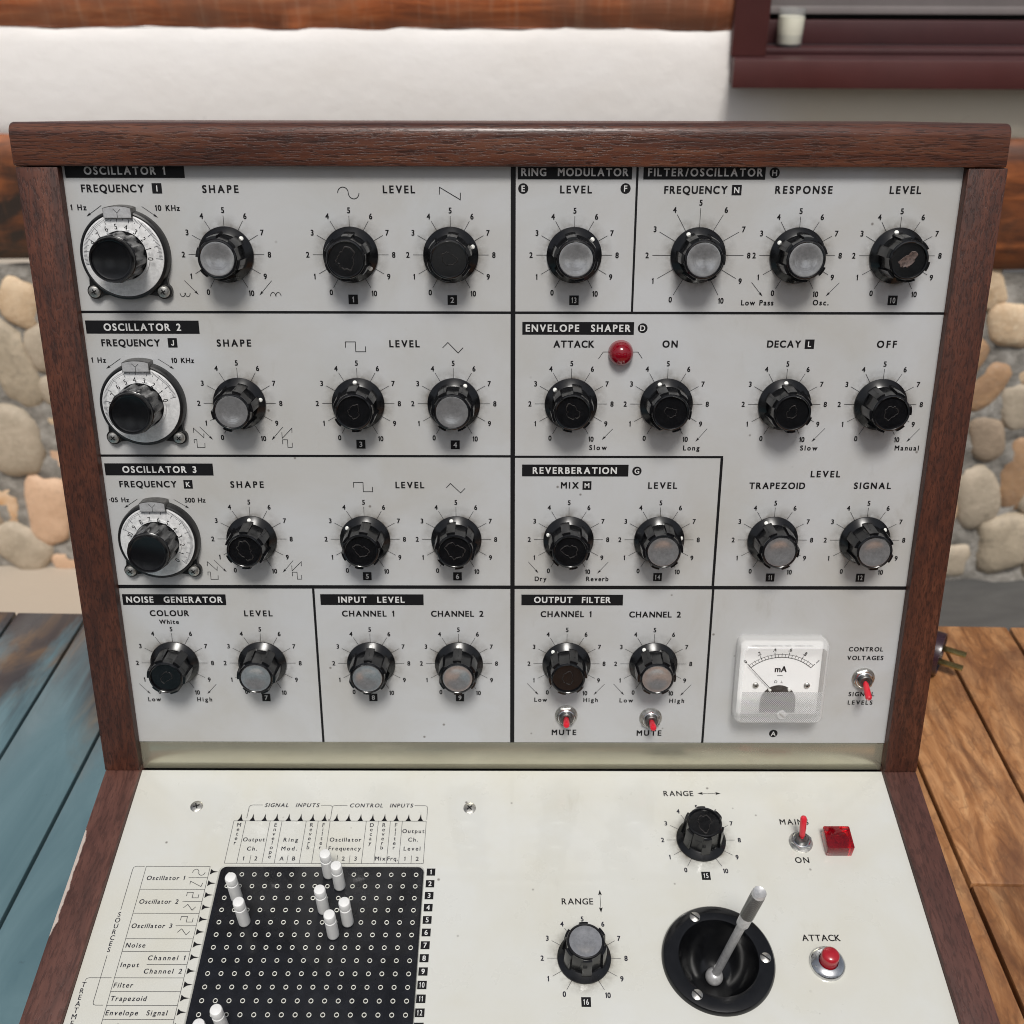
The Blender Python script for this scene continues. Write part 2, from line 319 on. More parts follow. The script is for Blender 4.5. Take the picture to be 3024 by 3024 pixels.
# ---------------------------------------------------------------- mesh builder (mm in, m out)
class MB:
    def __init__(s): s.v = []; s.f = []; s.mi = []; s.mats = []
    def m(s, mat):
        if mat not in s.mats: s.mats.append(mat)
        return s.mats.index(mat)
    def add(s, vs, fs, mat, T=None):
        k = len(s.v); i = s.m(mat)
        s.v += [tuple(T @ Vector(p)) if T is not None else tuple(p) for p in vs]
        s.f += [tuple(a+k for a in f) for f in fs]; s.mi += [i]*len(fs); return s
    def lathe(s, prof, mat, seg=48, T=None, rfun=None):
        vs, fs = [], []; n = len(prof)
        for j in range(seg):
            a = 2*math.pi*j/seg
            for i, (r, z) in enumerate(prof):
                q = rfun(a, i, r) if rfun else r
                vs.append((q*math.cos(a), q*math.sin(a), z))
        for j in range(seg):
            for i in range(n-1):
                a0, a1 = j*n+i, ((j+1) % seg)*n+i
                if prof[i][0] == 0: fs.append((a0, a1+1, a0+1))
                elif prof[i+1][0] == 0: fs.append((a0, a1, a0+1))
                else: fs.append((a0, a1, a1+1, a0+1))
        return s.add(vs, fs, mat, T)
    def prism(s, poly, z0, z1, mat, T=None, cap=True):
        n = len(poly); vs = [(x, y, z0) for x, y in poly]+[(x, y, z1) for x, y in poly]
        fs = [(i, (i+1) % n, n+(i+1) % n, n+i) for i in range(n)]
        if cap: fs += [tuple(range(n, 2*n)), tuple(reversed(range(n)))]
        return s.add(vs, fs, mat, T)
    def flat(s, poly, z, mat, T=None): return s.add([(x, y, z) for x, y in poly], [tuple(range(len(poly)))], mat, T)
    def box(s, x0, x1, y0, y1, z0, z1, mat, T=None): return s.prism([(x0, y0), (x1, y0), (x1, y1), (x0, y1)], z0, z1, mat, T)
    def stroke(s, pts, w, z, mat, T=None):
        """a flat printed line of width w through pts, mitred"""
        P = [Vector(p) for p in pts]; L, Rr = [], []
        for i, p in enumerate(P):
            d0 = (P[i]-P[i-1]).normalized() if i else (P[1]-P[0]).normalized()
            d1 = (P[i+1]-P[i]).normalized() if i < len(P)-1 else d0
            n0, n1 = Vector((-d0.y, d0.x)), Vector((-d1.y, d1.x)); nn = (n0+n1)
            nn = nn.normalized() if nn.length > 1e-6 else n0
            k = w/2/max(.35, nn.dot(n0)); L.append(p+nn*k); Rr.append(p-nn*k)
        n = len(P); vs = [(p.x, p.y, z) for p in Rr]+[(p.x, p.y, z) for p in L]
        return s.add(vs, [(i, i+1, n+i+1, n+i) for i in range(n-1)], mat, T)
    def tube(s, pts, rad, mat, seg=12, caps=True):
        P = [Vector(p) for p in pts]; rr = rad if isinstance(rad, (list, tuple)) else [rad]*len(P)
        vs, fs = [], []; up = None
        for i, p in enumerate(P):
            d = (P[min(i+1, len(P)-1)]-P[max(i-1, 0)]).normalized()
            a = d.cross(Vector((0, 0, 1)) if abs(d.z) < .9 else Vector((1, 0, 0))).normalized() if up is None else (up-d*up.dot(d)).normalized()
            up = a; b = d.cross(a)
            for j in range(seg):
                t = 2*math.pi*j/seg; vs.append(tuple(p+(a*math.cos(t)+b*math.sin(t))*rr[i]))
        for i in range(len(P)-1):
            for j in range(seg):
                k = (j+1) % seg; fs.append((i*seg+j, i*seg+k, (i+1)*seg+k, (i+1)*seg+j))
        if caps: fs += [tuple(reversed(range(seg))), tuple(range((len(P)-1)*seg, len(P)*seg))]
        return s.add(vs, fs, mat)
    def mesh(s, name, smooth=None):
        me = bpy.data.meshes.new(name); me.from_pydata([(a*S, b*S, c*S) for a, b, c in s.v], [], s.f)
        for m in s.mats: me.materials.append(m)
        me.polygons.foreach_set('material_index', s.mi)
        if smooth is not None:
            me.shade_smooth(); me.set_sharp_from_angle(angle=R_(smooth))
        me.update(); return me
    def build(s, name, parent=None, mat4=None, smooth=35, bevel=0, bseg=2):
        me = s.mesh(name, None if bevel else smooth)
        if bevel:
            bm = bmesh.new(); bm.from_mesh(me); bmesh.ops.remove_doubles(bm, verts=bm.verts, dist=1e-7)
            ed = [e for e in bm.edges if len(e.link_faces) == 2 and e.calc_face_angle(0) > .5]
            bmesh.ops.bevel(bm, geom=ed, offset=bevel*S, offset_type='OFFSET', segments=bseg, profile=.5, affect='EDGES', clamp_overlap=True)
            bm.to_mesh(me); bm.free(); me.shade_smooth(); me.set_sharp_from_angle(angle=R_(smooth))
        return link(me, name, parent, mat4)
def link(me, name, parent=None, mat4=None):
    o = bpy.data.objects.new(name, me); C.objects.link(o)
    if parent is not None: o.parent = parent
    if mat4 is not None: o.matrix_basis = mat4
    return o
def tag(o, label=None, cat=None, group=None, kind=None):
    for k, v in (('label', label), ('category', cat), ('group', group), ('kind', kind)):
        if v: o[k] = v
    return o
def empty(name, loc=(0, 0, 0), rz=0):
    o = bpy.data.objects.new(name, None); C.objects.link(o); o.location = loc; o.rotation_euler = (0, 0, rz); o.empty_display_size = .02; return o
def T_(x, y, z=0, rz=0): return Matrix.Translation((x*S, y*S, z*S)) @ Matrix.Rotation(rz, 4, 'Z')
def arcpts(cx, cy, r, a0, a1, n): return [(cx+r*math.cos(R_(a0+(a1-a0)*i/n)), cy+r*math.sin(R_(a0+(a1-a0)*i/n))) for i in range(n+1)]
def rrect(x0, x1, y0, y1, r, n=6):
    return (arcpts(x1-r, y1-r, r, 0, 90, n)+arcpts(x0+r, y1-r, r, 90, 180, n)+arcpts(x0+r, y0+r, r, 180, 270, n)+arcpts(x1-r, y0+r, r, 270, 360, n))

# ---------------------------------------------------------------- lettering
GL = {}
def glyph(ch, w):
    """one letter as flat faces, capital height 1; the figure 1 is drawn here with its flag"""
    k = (ch, w)
    if k in GL: return GL[k]
    if ch == '1':
        t = .14
        vs = [(.30-t, 0), (.30, 0), (.30, 1), (.30-t*.8, 1), (.05, .80), (.05, .80-t*1.05), (.30-t, 1-t*1.55)]
        GL[k] = ([(x, y) for x, y in vs], [(0, 1, 2, 3, 6), (3, 4, 5, 6)], .05, .30); return GL[k]
    if ch == 'J':
        o_ = [(.27+.27*math.cos(R_(a)), .27+.27*math.sin(R_(a))) for a in range(180, 361, 15)]; i_ = [(.27+.12*math.cos(R_(a)), .27+.12*math.sin(R_(a))) for a in range(180, 361, 15)]
        n_ = len(o_); GL[k] = (o_+i_+[(.54, 1), (.39, 1)], [(j, j+1, n_+j+1, n_+j) for j in range(n_-1)]+[(2*n_-1, n_-1, 2*n_, 2*n_+1)], 0, .54); return GL[k]
    cu = bpy.data.curves.new('g', 'FONT'); cu.body = ch; cu.size = 1; cu.offset = w; cu.resolution_u = 5
    o = bpy.data.objects.new('g', cu); C.objects.link(o); bpy.context.view_layer.update()
    me = o.evaluated_get(bpy.context.evaluated_depsgraph_get()).to_mesh()
    vs = [(v.co.x/.69, v.co.y/.69) for v in me.vertices]; fs = [tuple(p.vertices) for p in me.polygons]
    bpy.data.objects.remove(o); bpy.data.curves.remove(cu)
    xs = [a for a, _ in vs] or [0]
    GL[k] = (vs, fs, min(xs), max(xs)); return GL[k]
def put(mb, s, x0, x1, y, h, mat, z=.12, w=.010, shear=0.0, sx=.92, T=None):
    """writing s between x0 and x1 on the baseline y; the letter spacing takes up the slack"""
    ws = []; n = 0
    for ch in s:
        if ch == ' ': ws.append(.40*h)
        else:
            g = glyph(ch, 0); ws.append((g[3]-g[2])*h*sx)
    gap = (x1-x0-sum(ws))/max(1, len(s)-1) if len(s) > 1 else 0
    if gap < .09*h and len(s) > 1:
        k = (x1-x0)/(sum(ws)+.12*h*(len(s)-1)); sx *= k; ws = [a*k for a in ws]; gap = .12*h*k
    x = x0
    for ch, wd in zip(s, ws):
        if ch != ' ':
            g = glyph(ch, 0)
            d = w*h*2.0
            for q, (ox, oy) in enumerate(((d, d*.7), (-d, d*.7), (-d, -d*.7), (d, -d*.7)) if w > .005 else ((0, 0),)):
                mb.add([(x+(a-g[2])*h*sx+b*h*shear+ox, y+b*h+oy, z+.006*q) for a, b in g[0]], g[1], mat, T)
        x += wd+gap
def width(s, h, w, sx, gap): return sum((.40*h if c == ' ' else (glyph(c, 0)[3]-glyph(c, 0)[2])*h*sx) for c in s)+gap*h*(len(s)-1)
def putc(mb, s, cx, cy, h, mat, z=.12, w=.006, sx=.88, gap=.17, shear=0.0, T=None):
    wd = width(s, h, w, sx, gap); put(mb, s, cx-wd/2, cx+wd/2, cy-h/2, h, mat, z, w, shear, sx, T)
def arrow(mb, a, b, mat, w=.22, hl=2.2, hw=1.15, both=False):
    a, b = Vector(a), Vector(b); d = (b-a).normalized(); n = Vector((-d.y, d.x))
    mb.stroke([a+d*(hl*.6 if both else 0), b-d*hl*.6], w, .12, mat)
    for tip, e in ((b, d), (a, -d)) if both else ((b, d),):
        mb.add([(*p, .125) for p in (tip, tip-e*hl+n*hw*.5, tip-e*hl*.8, tip-e*hl-n*hw*.5)], [(0, 1, 2), (0, 2, 3)], mat)

# ---------------------------------------------------------------- the synthesizer: frames of its two panels
BASE = Vector((0, .45, 0))
synth = empty('synthesizer', BASE)
tag(synth, 'vintage synthesizer in a dark hardwood case with two white control panels', 'synthesizer')
def frame(o, down, nrm):
    x = Vector((1, 0, 0)); y = -Vector(down); z = Vector(nrm)
    m = Matrix((x, y, z)).transposed().to_4x4(); m.translation = Vector(o)*S-BASE; return m
PA = frame((-.34, 457.311, 267.169), (0, -.1768407, -.9842395), (0, -.9842395, .1768407))
PB = frame((-.20, 484.345, 133.130), (0, -.9834971, -.1809236), (0, -.1809236, .9834971))

# case
def yz(poly, x0, x1, name, mat, bevel=.7):
    mb = MB(); n = len(poly)
    vs = [(x0, a-450, b) for a, b in poly]+[(x1, a-450, b) for a, b in poly]
    mb.add(vs, [tuple(range(n)), tuple(reversed(range(n, 2*n)))]+[(i, n+i, n+(i+1) % n, (i+1) % n) for i in range(n)], mat)
    me_o = mb.build(name, synth, None, 40, bevel)
    bm = bmesh.new(); bm.from_mesh(me_o.data); bmesh.ops.recalc_face_normals(bm, faces=bm.faces); bm.to_mesh(me_o.data); bm.free()
    return me_o
# the upper box stands square to the leaning control panel: its top and back follow the panel's tilt
def pv(v, h): return (457.311-.1768407*v-.9842395*h, 267.169-.9842395*v+.1768407*h)
DEP = -150
BACK0 = pv(-160.9, DEP); k_ = (BACK0[1]-8)/.9842395; BACK1 = (BACK0[0]-.1768407*k_, 8)
kj = (BACK0[1]-125.4)/.9842395; BACKJ = (BACK0[0]-.1768407*kj, 125.4)
for sx in (-1, 1):
    x0, x1 = (-216.2, -197.8) if sx < 0 else (197.4, 214.6)
    yz([pv(-160.9, 5), (426.75, 125.6), (BACKJ[0], 125.6), BACK0], x0, x1, 'side_post', M['wood_z'], .5)
    o = yz([(426.5, 125.2), (231.0, 89.3), (236, 8), BACK1, (BACKJ[0], 125.2)], x0, x1, 'side_cheek', M['wood_chip' if sx < 0 else 'wood_y'], .8)
    if sx < 0: o['label'] = 'left cheek with pale chipped outer edge'
yz([pv(-161.2, 6), pv(-174.2, 6)]+[pv(-174.4-4.8*math.sin(R_(a)), 1.2+4.8*math.cos(R_(a))) for a in range(0, 91, 15)]+[pv(-179.2, DEP-1), pv(-161.2, DEP-1)], -216.7, 213.6, 'top_bar', M['wood_x'], 1.1)
yz([pv(-160.8, DEP+1), pv(-160.8, DEP+8), (BACK1[0]-7, 10), (BACK1[0]-1, 10)], -197.5, 197.5, 'back_board', M['wood_x'], 0)
yz([(240, 12), (BACK1[0]-10, 12), (BACK1[0]-10, 18), (240, 18)], -197.5, 197.5, 'base_board', M['wood_x'], 0)
yz([(238, 12), (246, 12), (240, 86), (232, 86)], -197.5, 197.5, 'front_rail', M['wood_x'], 0)

# panels
pa = MB().box(-197.9, 197.9, -130.3, 172, -2, 0, M['panel']).build('control_panel', synth, PA, 35, .25, 1)
pb = MB().box(-197.9, 197.9, -253, -55.2, -2, 0, M['lower']).build('patch_panel', synth, PB, 35, .5, 2)
st = MB().box(-197.9, 197.9, -147.2, -130.7, -4, -.6, M['strip']).build('trim_strip', synth, PA, 35, .5, 2)
MB().box(-197.9, 197.9, -150, -147.3, -8, -4.5, M['dark_gap']).build('panel_gap', synth, PA)

INK, WI, I2 = M['ink'], M['white_ink'], M['ink2']
# dividing lines: horizontals between rows, thick centre line, short verticals
dv = MB()
def hl(x0, x1, v, t): dv.flat([(x0, -v-t/2), (x1, -v-t/2), (x1, -v+t/2), (x0, -v+t/2)], .10, INK)
def vl(x, v0, v1, t): dv.flat([(x-t/2, -v1), (x+t/2, -v1), (x+t/2, -v0), (x-t/2, -v0)], .10, INK)
vl(.3, -170, 130.1, 2.2)
for a, b in ((-197.7, -.8), (1.4, 197.7)):
    hl(a, b, -97.3, 1.15); hl(a, b, 40.2, 1.9)
hl(-197.7, -.8, -28.5, 1.15); hl(1.4, 101.3, -28.3, 1.1)
vl(54.75, -170, -97.9, 1.0); vl(100.75, -27.7, 39.2, 1.3); vl(101.1, 41.2, 130.1, 1.2); vl(-99.8, 41.2, 130.1, 1.2)
dv.build('divider_lines', pa)

for s, u0, u1, v0, v1, a, b in [('OSCILLATOR 1', -196.4, -144.0, -162.2, -156.1, -187.9, -152.5), ('OSCILLATOR 2', -196.4, -144.2, -93.4, -87.3, -188.0, -152.7), ('OSCILLATOR 3', -196.4, -144.2, -24.6, -18.5, -187.8, -152.4),
    ('NOISE  GENERATOR', -196.3, -144.2, 44.4, 50.4, -194.3, -146.0), ('INPUT  LEVEL', -96.5, -44.5, 44.2, 50.2, -87.4, -54.2), ('RING  MODULATOR', 2.3, 52.4, -162.2, -155.8, 3.9, 50.7),
    ('ENVELOPE  SHAPER', 4.6, 56.0, -93.1, -87.2, 6.3, 54.3), ('REVERBERATION', 4.8, 56.1, -24.4, -18.4, 10.1, 50.4), ('OUTPUT  FILTER', 4.8, 56.0, 44.2, 50.1, 11.3, 49.7), ('FILTER/OSCILLATOR', 57.4, 110.9, -162.2, -155.8, 59.5, 109.6)]:
    mb = MB().flat([(u0, -v1), (u1, -v1), (u1, -v0), (u0, -v0)], .10, INK)
    base = v1-1.45; put(mb, s, a, b, -base, 3.2, WI, .18, .020)
    mb.build('section_label', pa)

for s, a, b, v in [('FREQUENCY', -190.1, -162.6, -150.1), ('SHAPE', -136.7, -121.0, -149.9), ('LEVEL', -57.1, -43.1, -149.9), ('LEVEL', 21.1, 34.9, -150.0), ('FREQUENCY', 67.0, 94.6, -149.9), ('RESPONSE', 115.9, 140.9, -150.0), ('LEVEL', 166.4, 180.0, -150.0),
    ('FREQUENCY', -190.0, -163.1, -81.5), ('SHAPE', -136.6, -121.0, -81.5), ('LEVEL', -56.8, -43.0, -81.3), ('ATTACK', 19.2, 37.8, -81.3), ('ON', 69.6, 76.4, -81.4), ('DECAY', 118.0, 133.4, -81.5), ('OFF', 168.8, 177.7, -81.5),
    ('FREQUENCY', -190.2, -162.7, -12.5), ('SHAPE', -136.4, -120.5, -12.4), ('LEVEL', -56.4, -42.7, -12.3), ('MIX', 23.8, 32.2, -12.3), ('LEVEL', 66.1, 79.9, -12.3), ('TRAPEZOID', 115.1, 141.9, -12.3), ('SIGNAL', 165.8, 183.5, -12.4), ('LEVEL', 144.3, 158.3, -18.3),
    ('COLOUR', -183.3, -163.7, 56.5), ('LEVEL', -135.5, -121.4, 56.5), ('CHANNEL 1', -85.9, -59.7, 56.5), ('CHANNEL 2', -40.8, -14.5, 56.5), ('CHANNEL 1', 14.7, 40.2, 56.6), ('CHANNEL 2', 59.6, 85.5, 56.7), ('MUTE', 21.3, 34.0, 125.5), ('MUTE', 66.2, 79.0, 125.8)]:
    mb = MB(); put(mb, s, a, b, -v, 3.15, INK, w=.023); mb.build('caption', pa)
for s, a, b, v in [('CONTROL', 172.9, 190.3, 75.7), ('VOLTAGES', 172.6, 191.0, 80.7), ('SIGNAL', 175.6, 188.8, 101.8), ('LEVELS', 175.7, 188.4, 106.8), ('White', -179.1, -169.3, 60.9),
    ('1 Hz', -195.9, -189.1, -142.4), ('10 KHz', -158.4, -147.7, -142.2), ('1 Hz', -195.7, -189.2, -73.8), ('10 KHz', -158.5, -148.2, -73.7), ('·05 Hz', -196.2, -186.7, -4.8), ('500 Hz', -159.4, -149.5, -4.7),
    ('Low Pass', 104.5, 119.1, -100.9), ('Osc.', 137.2, 144.3, -101.0), ('Slow', 37.0, 45.2, -31.8), ('Long', 81.9, 89.6, -31.7), ('Slow', 137.9, 146.0, -31.8), ('Manual', 183.1, 194.5, -31.9), ('Dry', 11.5, 17.2, 36.7), ('Reverb', 37.2, 48.2, 36.7),
    ('Low', -189.8, -183.3, 105.7), ('High', -164.2, -156.6, 105.7), ('Low', 11.9, 18.4, 105.5), ('High', 37.5, 44.9, 105.6), ('Low', 56.4, 63.3, 105.8), ('High', 82.4, 90.0, 106.0)]:
    mb = MB(); put(mb, s, a, b, -v, 2.35, INK, w=.021); mb.build('caption', pa)
for x0, y0, x1, y1 in [(-182.3, -144.4, -189.4, -139.7), (-164.4, -144.0, -157.7, -139.2), (-182.2, -75.7, -189.4, -70.9), (-164.7, -75.5, -157.7, -70.7), (-148.8, -111.6, -142.9, -105.2), (-109.2, -111.6, -115.2, -105.0), (-182.5, -6.4, -189.4, -1.8), (-164.8, -6.2, -157.6, -1.6),
    (-193.5, 95.3, -188.2, 101.4), (-153.4, 95.5, -158.6, 101.3), (-148.1, 25.8, -142.4, 32.2), (-108.8, 25.9, -114.4, 32.4), (-148.6, -42.9, -142.8, -36.5), (-109.0, -42.9, -114.8, -36.4), (108.5, -111.2, 113.9, -104.9), (148.3, -111.1, 142.7, -105.0), (92.7, -42.4, 87.5, -36.0), (148.7, -42.7, 142.9, -36.0),
    (193.7, -42.6, 188.2, -36.0), (47.8, -42.2, 42.8, -36.8), (8.1, 26.3, 13.2, 32.4), (47.9, 26.4, 42.6, 32.6), (8.1, 94.8, 13.9, 101.4), (48.2, 95.1, 42.7, 101.4), (52.9, 95.0, 58.5, 101.4), (93.2, 95.3, 87.8, 101.8)]:
    mb = MB(); arrow(mb, (x0, -y0), (x1, -y1), INK); mb.build('arrow', pa)

# wave symbols
def wave(pts, t=.32, dy=0):
    mb = MB(); mb.stroke([(x, -y-dy) for x, y in pts], t, .12, INK); mb.build('wave_symbol', pa)
sine = [(-74.85+2.35*math.cos(R_(a)), -149.9-2.5*math.sin(R_(a))) for a in range(180, -1, -12)]+[(-70.15+2.35*math.cos(R_(a)), -149.9+2.5*math.sin(R_(a))) for a in range(168, -1, -12)]
wave(sine)
wave([(-32.3, -149.3), (-32.2, -152.4), (-23.1, -147.1), (-23.0, -150.1)])
wave([(-77.3, -81.0), (-77.2, -83.7), (-72.6, -83.7), (-72.6, -79.1), (-68.0, -79.1), (-68.0, -81.6)]); wave([(-32.3, -81.0), (-29.8, -83.5), (-25.1, -78.6), (-22.8, -81.1)])
wave([(-76.8, -12.5), (-76.8, -15.1), (-72.2, -15.1), (-72.2, -10.4), (-67.7, -10.4), (-67.7, -12.9)]); wave([(-31.9, -12.5), (-29.8, -14.7), (-25.0, -9.9), (-22.8, -12.2)])
for dy in (0, -68.8):
    wave([(-151.7, 28.9), (-151.6, 26.6), (-147.1, 31.3), (-146.9, 29.2)], .26, dy); wave([(-151.9, 34.0), (-151.8, 32.2), (-150.6, 32.2), (-150.6, 36.2), (-147.0, 36.2), (-146.9, 34.0)], .26, dy)
    wave([(-109.7, 28.6), (-109.7, 31.5), (-104.8, 26.5), (-104.9, 28.9)], .26, dy); wave([(-109.7, 34.4), (-109.6, 32.2), (-107.3, 32.2), (-107.3, 36.0), (-105.2, 36.0), (-105.1, 33.7)], .26, dy)
wave([(-150.2+1.15*math.cos(R_(a))-.0, -106.0+1.7*math.sin(R_(a))) for a in range(180, -1, -15)]+[(-147.9+1.15*math.cos(R_(a)), -106.0+1.7*math.sin(R_(a))) for a in range(180, -1, -15)], .28)
wave([(-109.0+1.2*math.cos(R_(a)), -104.6-1.7*math.sin(R_(a))) for a in range(180, -1, -15)]+[(-106.6+1.2*math.cos(R_(a)), -104.6-1.7*math.sin(R_(a))) for a in range(180, -1, -15)], .28)
wave([(40.1, -76.0), (42.2, -79.2), (45.0, -79.2)], .25); wave([(56.0, -79.2), (58.3, -79.2), (60.4, -76.2)], .25)

# letter and number tags
def badge(parent, s, u, v, w=4.3, h=4.4, rnd=False, th=2.5, name='number_tag'):
    mb = MB()
    mb.flat(arcpts(u, -v, 2.25, 0, 345, 23) if rnd else [(u-w/2, -v-h/2), (u+w/2, -v-h/2), (u+w/2, -v+h/2), (u-w/2, -v+h/2)], .10, INK)
    putc(mb, s, u, -v, th, WI, .18, .013 if len(s) == 1 else .007, .95 if len(s) == 1 else .70, .30)
    mb.build(name, parent)
for s, u, v in [('E', 4.7, -151.9), ('F', 49.8, -152.0), ('D', 60.0, -90.3), ('G', 60.2, -21.2), ('H', 114.9, -158.7), ('A', 138.3, 124.4)]: badge(pa, s, u, v, rnd=True, name='letter_tag')
for s, u, v in [('I', -156.8, -151.7), ('J', -157.2, -83.1), ('K', -157.0, -14.0), ('N', 98.8, -151.4), ('L', 137.5, -83.0), ('M', 36.3, -13.8)]: badge(pa, s, u, v, name='letter_tag')
for s, u, v in [('1', -72.6, -103.2), ('2', -27.4, -103.0), ('13', 28.1, -103.0), ('10', 173.4, -103.2), ('3', -72.3, -34.4), ('4', -27.2, -34.2), ('5', -72.3, 34.3), ('6', -27.2, 34.3), ('14', 72.8, 34.5), ('11', 129.1, 34.6), ('12', 174.1, 34.6), ('7', -128.1, 103.4), ('8', -72.2, 103.2), ('9', -27.0, 103.2)]: badge(pa, s, u, v)
for s, u, v in [('15', 95.5, 117.2), ('16', 33.5, 179.6)]: badge(pb, s, u, v)

# ---------------------------------------------------------------- knobs
def scale_(parent, u, v, R0=17.0, ink=INK):
    mb = MB()
    for i in range(11):
        a = R_(90-(i-5)*30); c, s = math.cos(a), math.sin(a)
        mb.stroke([(u+11.5*c, -v+11.5*s), (u+R0*c, -v+R0*s)], .21, .12, ink)
        r = R0+(2.35 if i != 10 else 2.9); putc(mb, str(i), u+r*c, -v+r*s, 2.4, ink, w=.022, sx=.86)
    mb.build('knob_scale', parent)
KR = [12.35, 12.5, 12.25, 11.0, 9.7, 9.2]
skirt_me = MB().lathe([(0, .25), (12.2, .25), (12.45, .6), (12.35, 1.2), (11.9, 1.6), (9.9, 3.3), (9.3, 3.7), (0, 3.7)], M['skirt'], 72).mesh('skirt', 30)
def rf(a, i, r):
    d = abs((math.degrees(a)+30) % 60-30)
    if i in (0, 1, 2, 3): return r if d <= 12.6 else r-1.35-.5*math.sin(math.pi*min(1, (d-12.6)/17.4)/2)
    return r
mbk = MB()
ang = []
for k in range(6):
    for d in (-12.5, -6, 0, 6, 12.5, 12.7, 17, 21.5, 26, 30, 34, 38.5, 43, 47.3): ang.append(math.radians(90+k*60+d))
prof = [(10.5, 3.4), (10.15, 8.5), (9.85, 14.9), (9.7, 15.3), (8.65, 15.35), (8.62, 15.9), (8.3, 16.35), (7.8, 16.5), (7.55, 16.3), (7.5, 15.3), (0, 15.3)]
vs, fs = [], []; n = len(prof); m_ = len(ang)
for a in ang:
    for i, (r, z) in enumerate(prof):
        q = rf(a-math.pi/2, i, r); vs.append((q*math.cos(a), q*math.sin(a), z))
for j in range(m_):
    for i in range(n-1):
        a0, a1 = j*n+i, ((j+1) % m_)*n+i
        fs.append((a0, a1, a1+1, a0+1) if prof[i+1][0] else (a0, a1, a0+1))
mbk.add(vs, fs, M['bake']); body_me = mbk.mesh('knob', 28)
cap_me = MB().lathe([(7.47, 15.4), (7.4, 16.1), (6.9, 16.15), (4.6, 15.8), (2.2, 15.56), (0, 15.48)], M['cap'], 48).mesh('cap', 50)
dot_me = MB().lathe([(1.0, 0), (.96, .18), (.6, .3), (0, .34)], M['white_dot'], 16, Matrix.Translation((0, 10.75, 2.55)) @ Matrix.Rotation(R_(-40), 4, 'X')).mesh('pointer_dot', 60)
def glue_mesh(seed, full=False):
    rnd = random.Random(seed); ph = [rnd.uniform(0, 6.28) for _ in range(4)]; r0 = rnd.uniform(2.9, 4.6); sx, sy = rnd.uniform(.75, 1.15), rnd.uniform(.75, 1.15)
    out = []
    for i in range(40):
        a = 2*math.pi*i/40; r = r0*(1+.16*math.sin(2*a+ph[0])+.12*math.sin(3*a+ph[1])+.07*math.sin(7*a+ph[2])+.05*math.sin(11*a+ph[3])+rnd.uniform(-.04, .04)); out.append((r*math.cos(a)*sx, r*math.sin(a)*sy))
    mb = MB(); vs = [(x, y, 15.32) for x, y in out]+[(x*.93, y*.93, 15.48) for x, y in out]+[(x*.86, y*.86, 15.31) for x, y in out]+[(0, 0, 15.36)]
    mb.add(vs, [(i, (i+1) % 40, 40+(i+1) % 40, 40+i) for i in range(40)]+[(40+i, 40+(i+1) % 40, 80+(i+1) % 40, 80+i) for i in range(40) if rnd.random() < .9]+([(80+i, 80+(i+1) % 40, 120) for i in range(40)] if full else []), M['residue'])
    return mb.mesh('glue_residue', 60)
KN = [('s', -7.57, 0, 6.57), ('b', -4.28, 0, 9.1), ('b', -1.63, 0, 7.3), ('s', 1.63, 0, 6.6), ('s', 4.907, 0, 4.05), ('s', 7.532, 0, 3.1), ('t', 10.17, 0, 4.6),
      ('s', -7.56, 1, 7.6), ('b', -4.27, 1, 4.85), ('s', -1.62, 1, 6.05), ('b', 1.63, 1, 3.45), ('b', 4.274, 1, 4.3), ('b', 7.547, 1, 4.9), ('b', 10.21, 1, 9.8),
      ('b', -7.55, 2, 5.0), ('b', -4.26, 2, 3.3), ('b', -1.612, 2, 4.6), ('b', 1.64, 2, 2.6), ('s', 4.27, 2, 7.7), ('s', 7.56, 2, 4.2), ('s', 10.234, 2, 6.8),
      ('b', -10.214, 3, .35), ('s', -7.554, 3, .2), ('s', -4.26, 3, 5.1), ('s', -1.601, 3, 4.97), ('b', 1.66, 3, 3.6), ('s', 4.288, 3, 4.0)]
ROWV = [-7.245*17, -3.2*17, .848*17, 4.895*17]
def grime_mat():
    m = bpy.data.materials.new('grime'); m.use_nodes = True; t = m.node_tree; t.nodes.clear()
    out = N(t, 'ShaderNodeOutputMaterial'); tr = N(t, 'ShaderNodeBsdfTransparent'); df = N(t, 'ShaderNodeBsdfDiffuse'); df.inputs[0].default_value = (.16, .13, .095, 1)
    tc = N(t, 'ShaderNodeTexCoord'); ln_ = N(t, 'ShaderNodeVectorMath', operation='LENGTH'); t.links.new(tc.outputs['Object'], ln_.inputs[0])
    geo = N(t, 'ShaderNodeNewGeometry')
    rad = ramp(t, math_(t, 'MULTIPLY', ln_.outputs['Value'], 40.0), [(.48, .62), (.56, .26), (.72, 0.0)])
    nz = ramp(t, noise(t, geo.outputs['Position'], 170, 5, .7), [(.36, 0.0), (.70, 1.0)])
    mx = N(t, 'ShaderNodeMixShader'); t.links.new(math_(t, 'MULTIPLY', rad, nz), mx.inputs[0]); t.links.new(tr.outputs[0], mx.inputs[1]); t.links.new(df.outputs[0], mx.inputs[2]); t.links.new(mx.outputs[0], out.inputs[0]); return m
M['grime'] = grime_mat()
grime_me = MB().flat(arcpts(0, 0, 18.5, 0, 352.5, 47), .05, M['grime']).mesh('grime_ring')
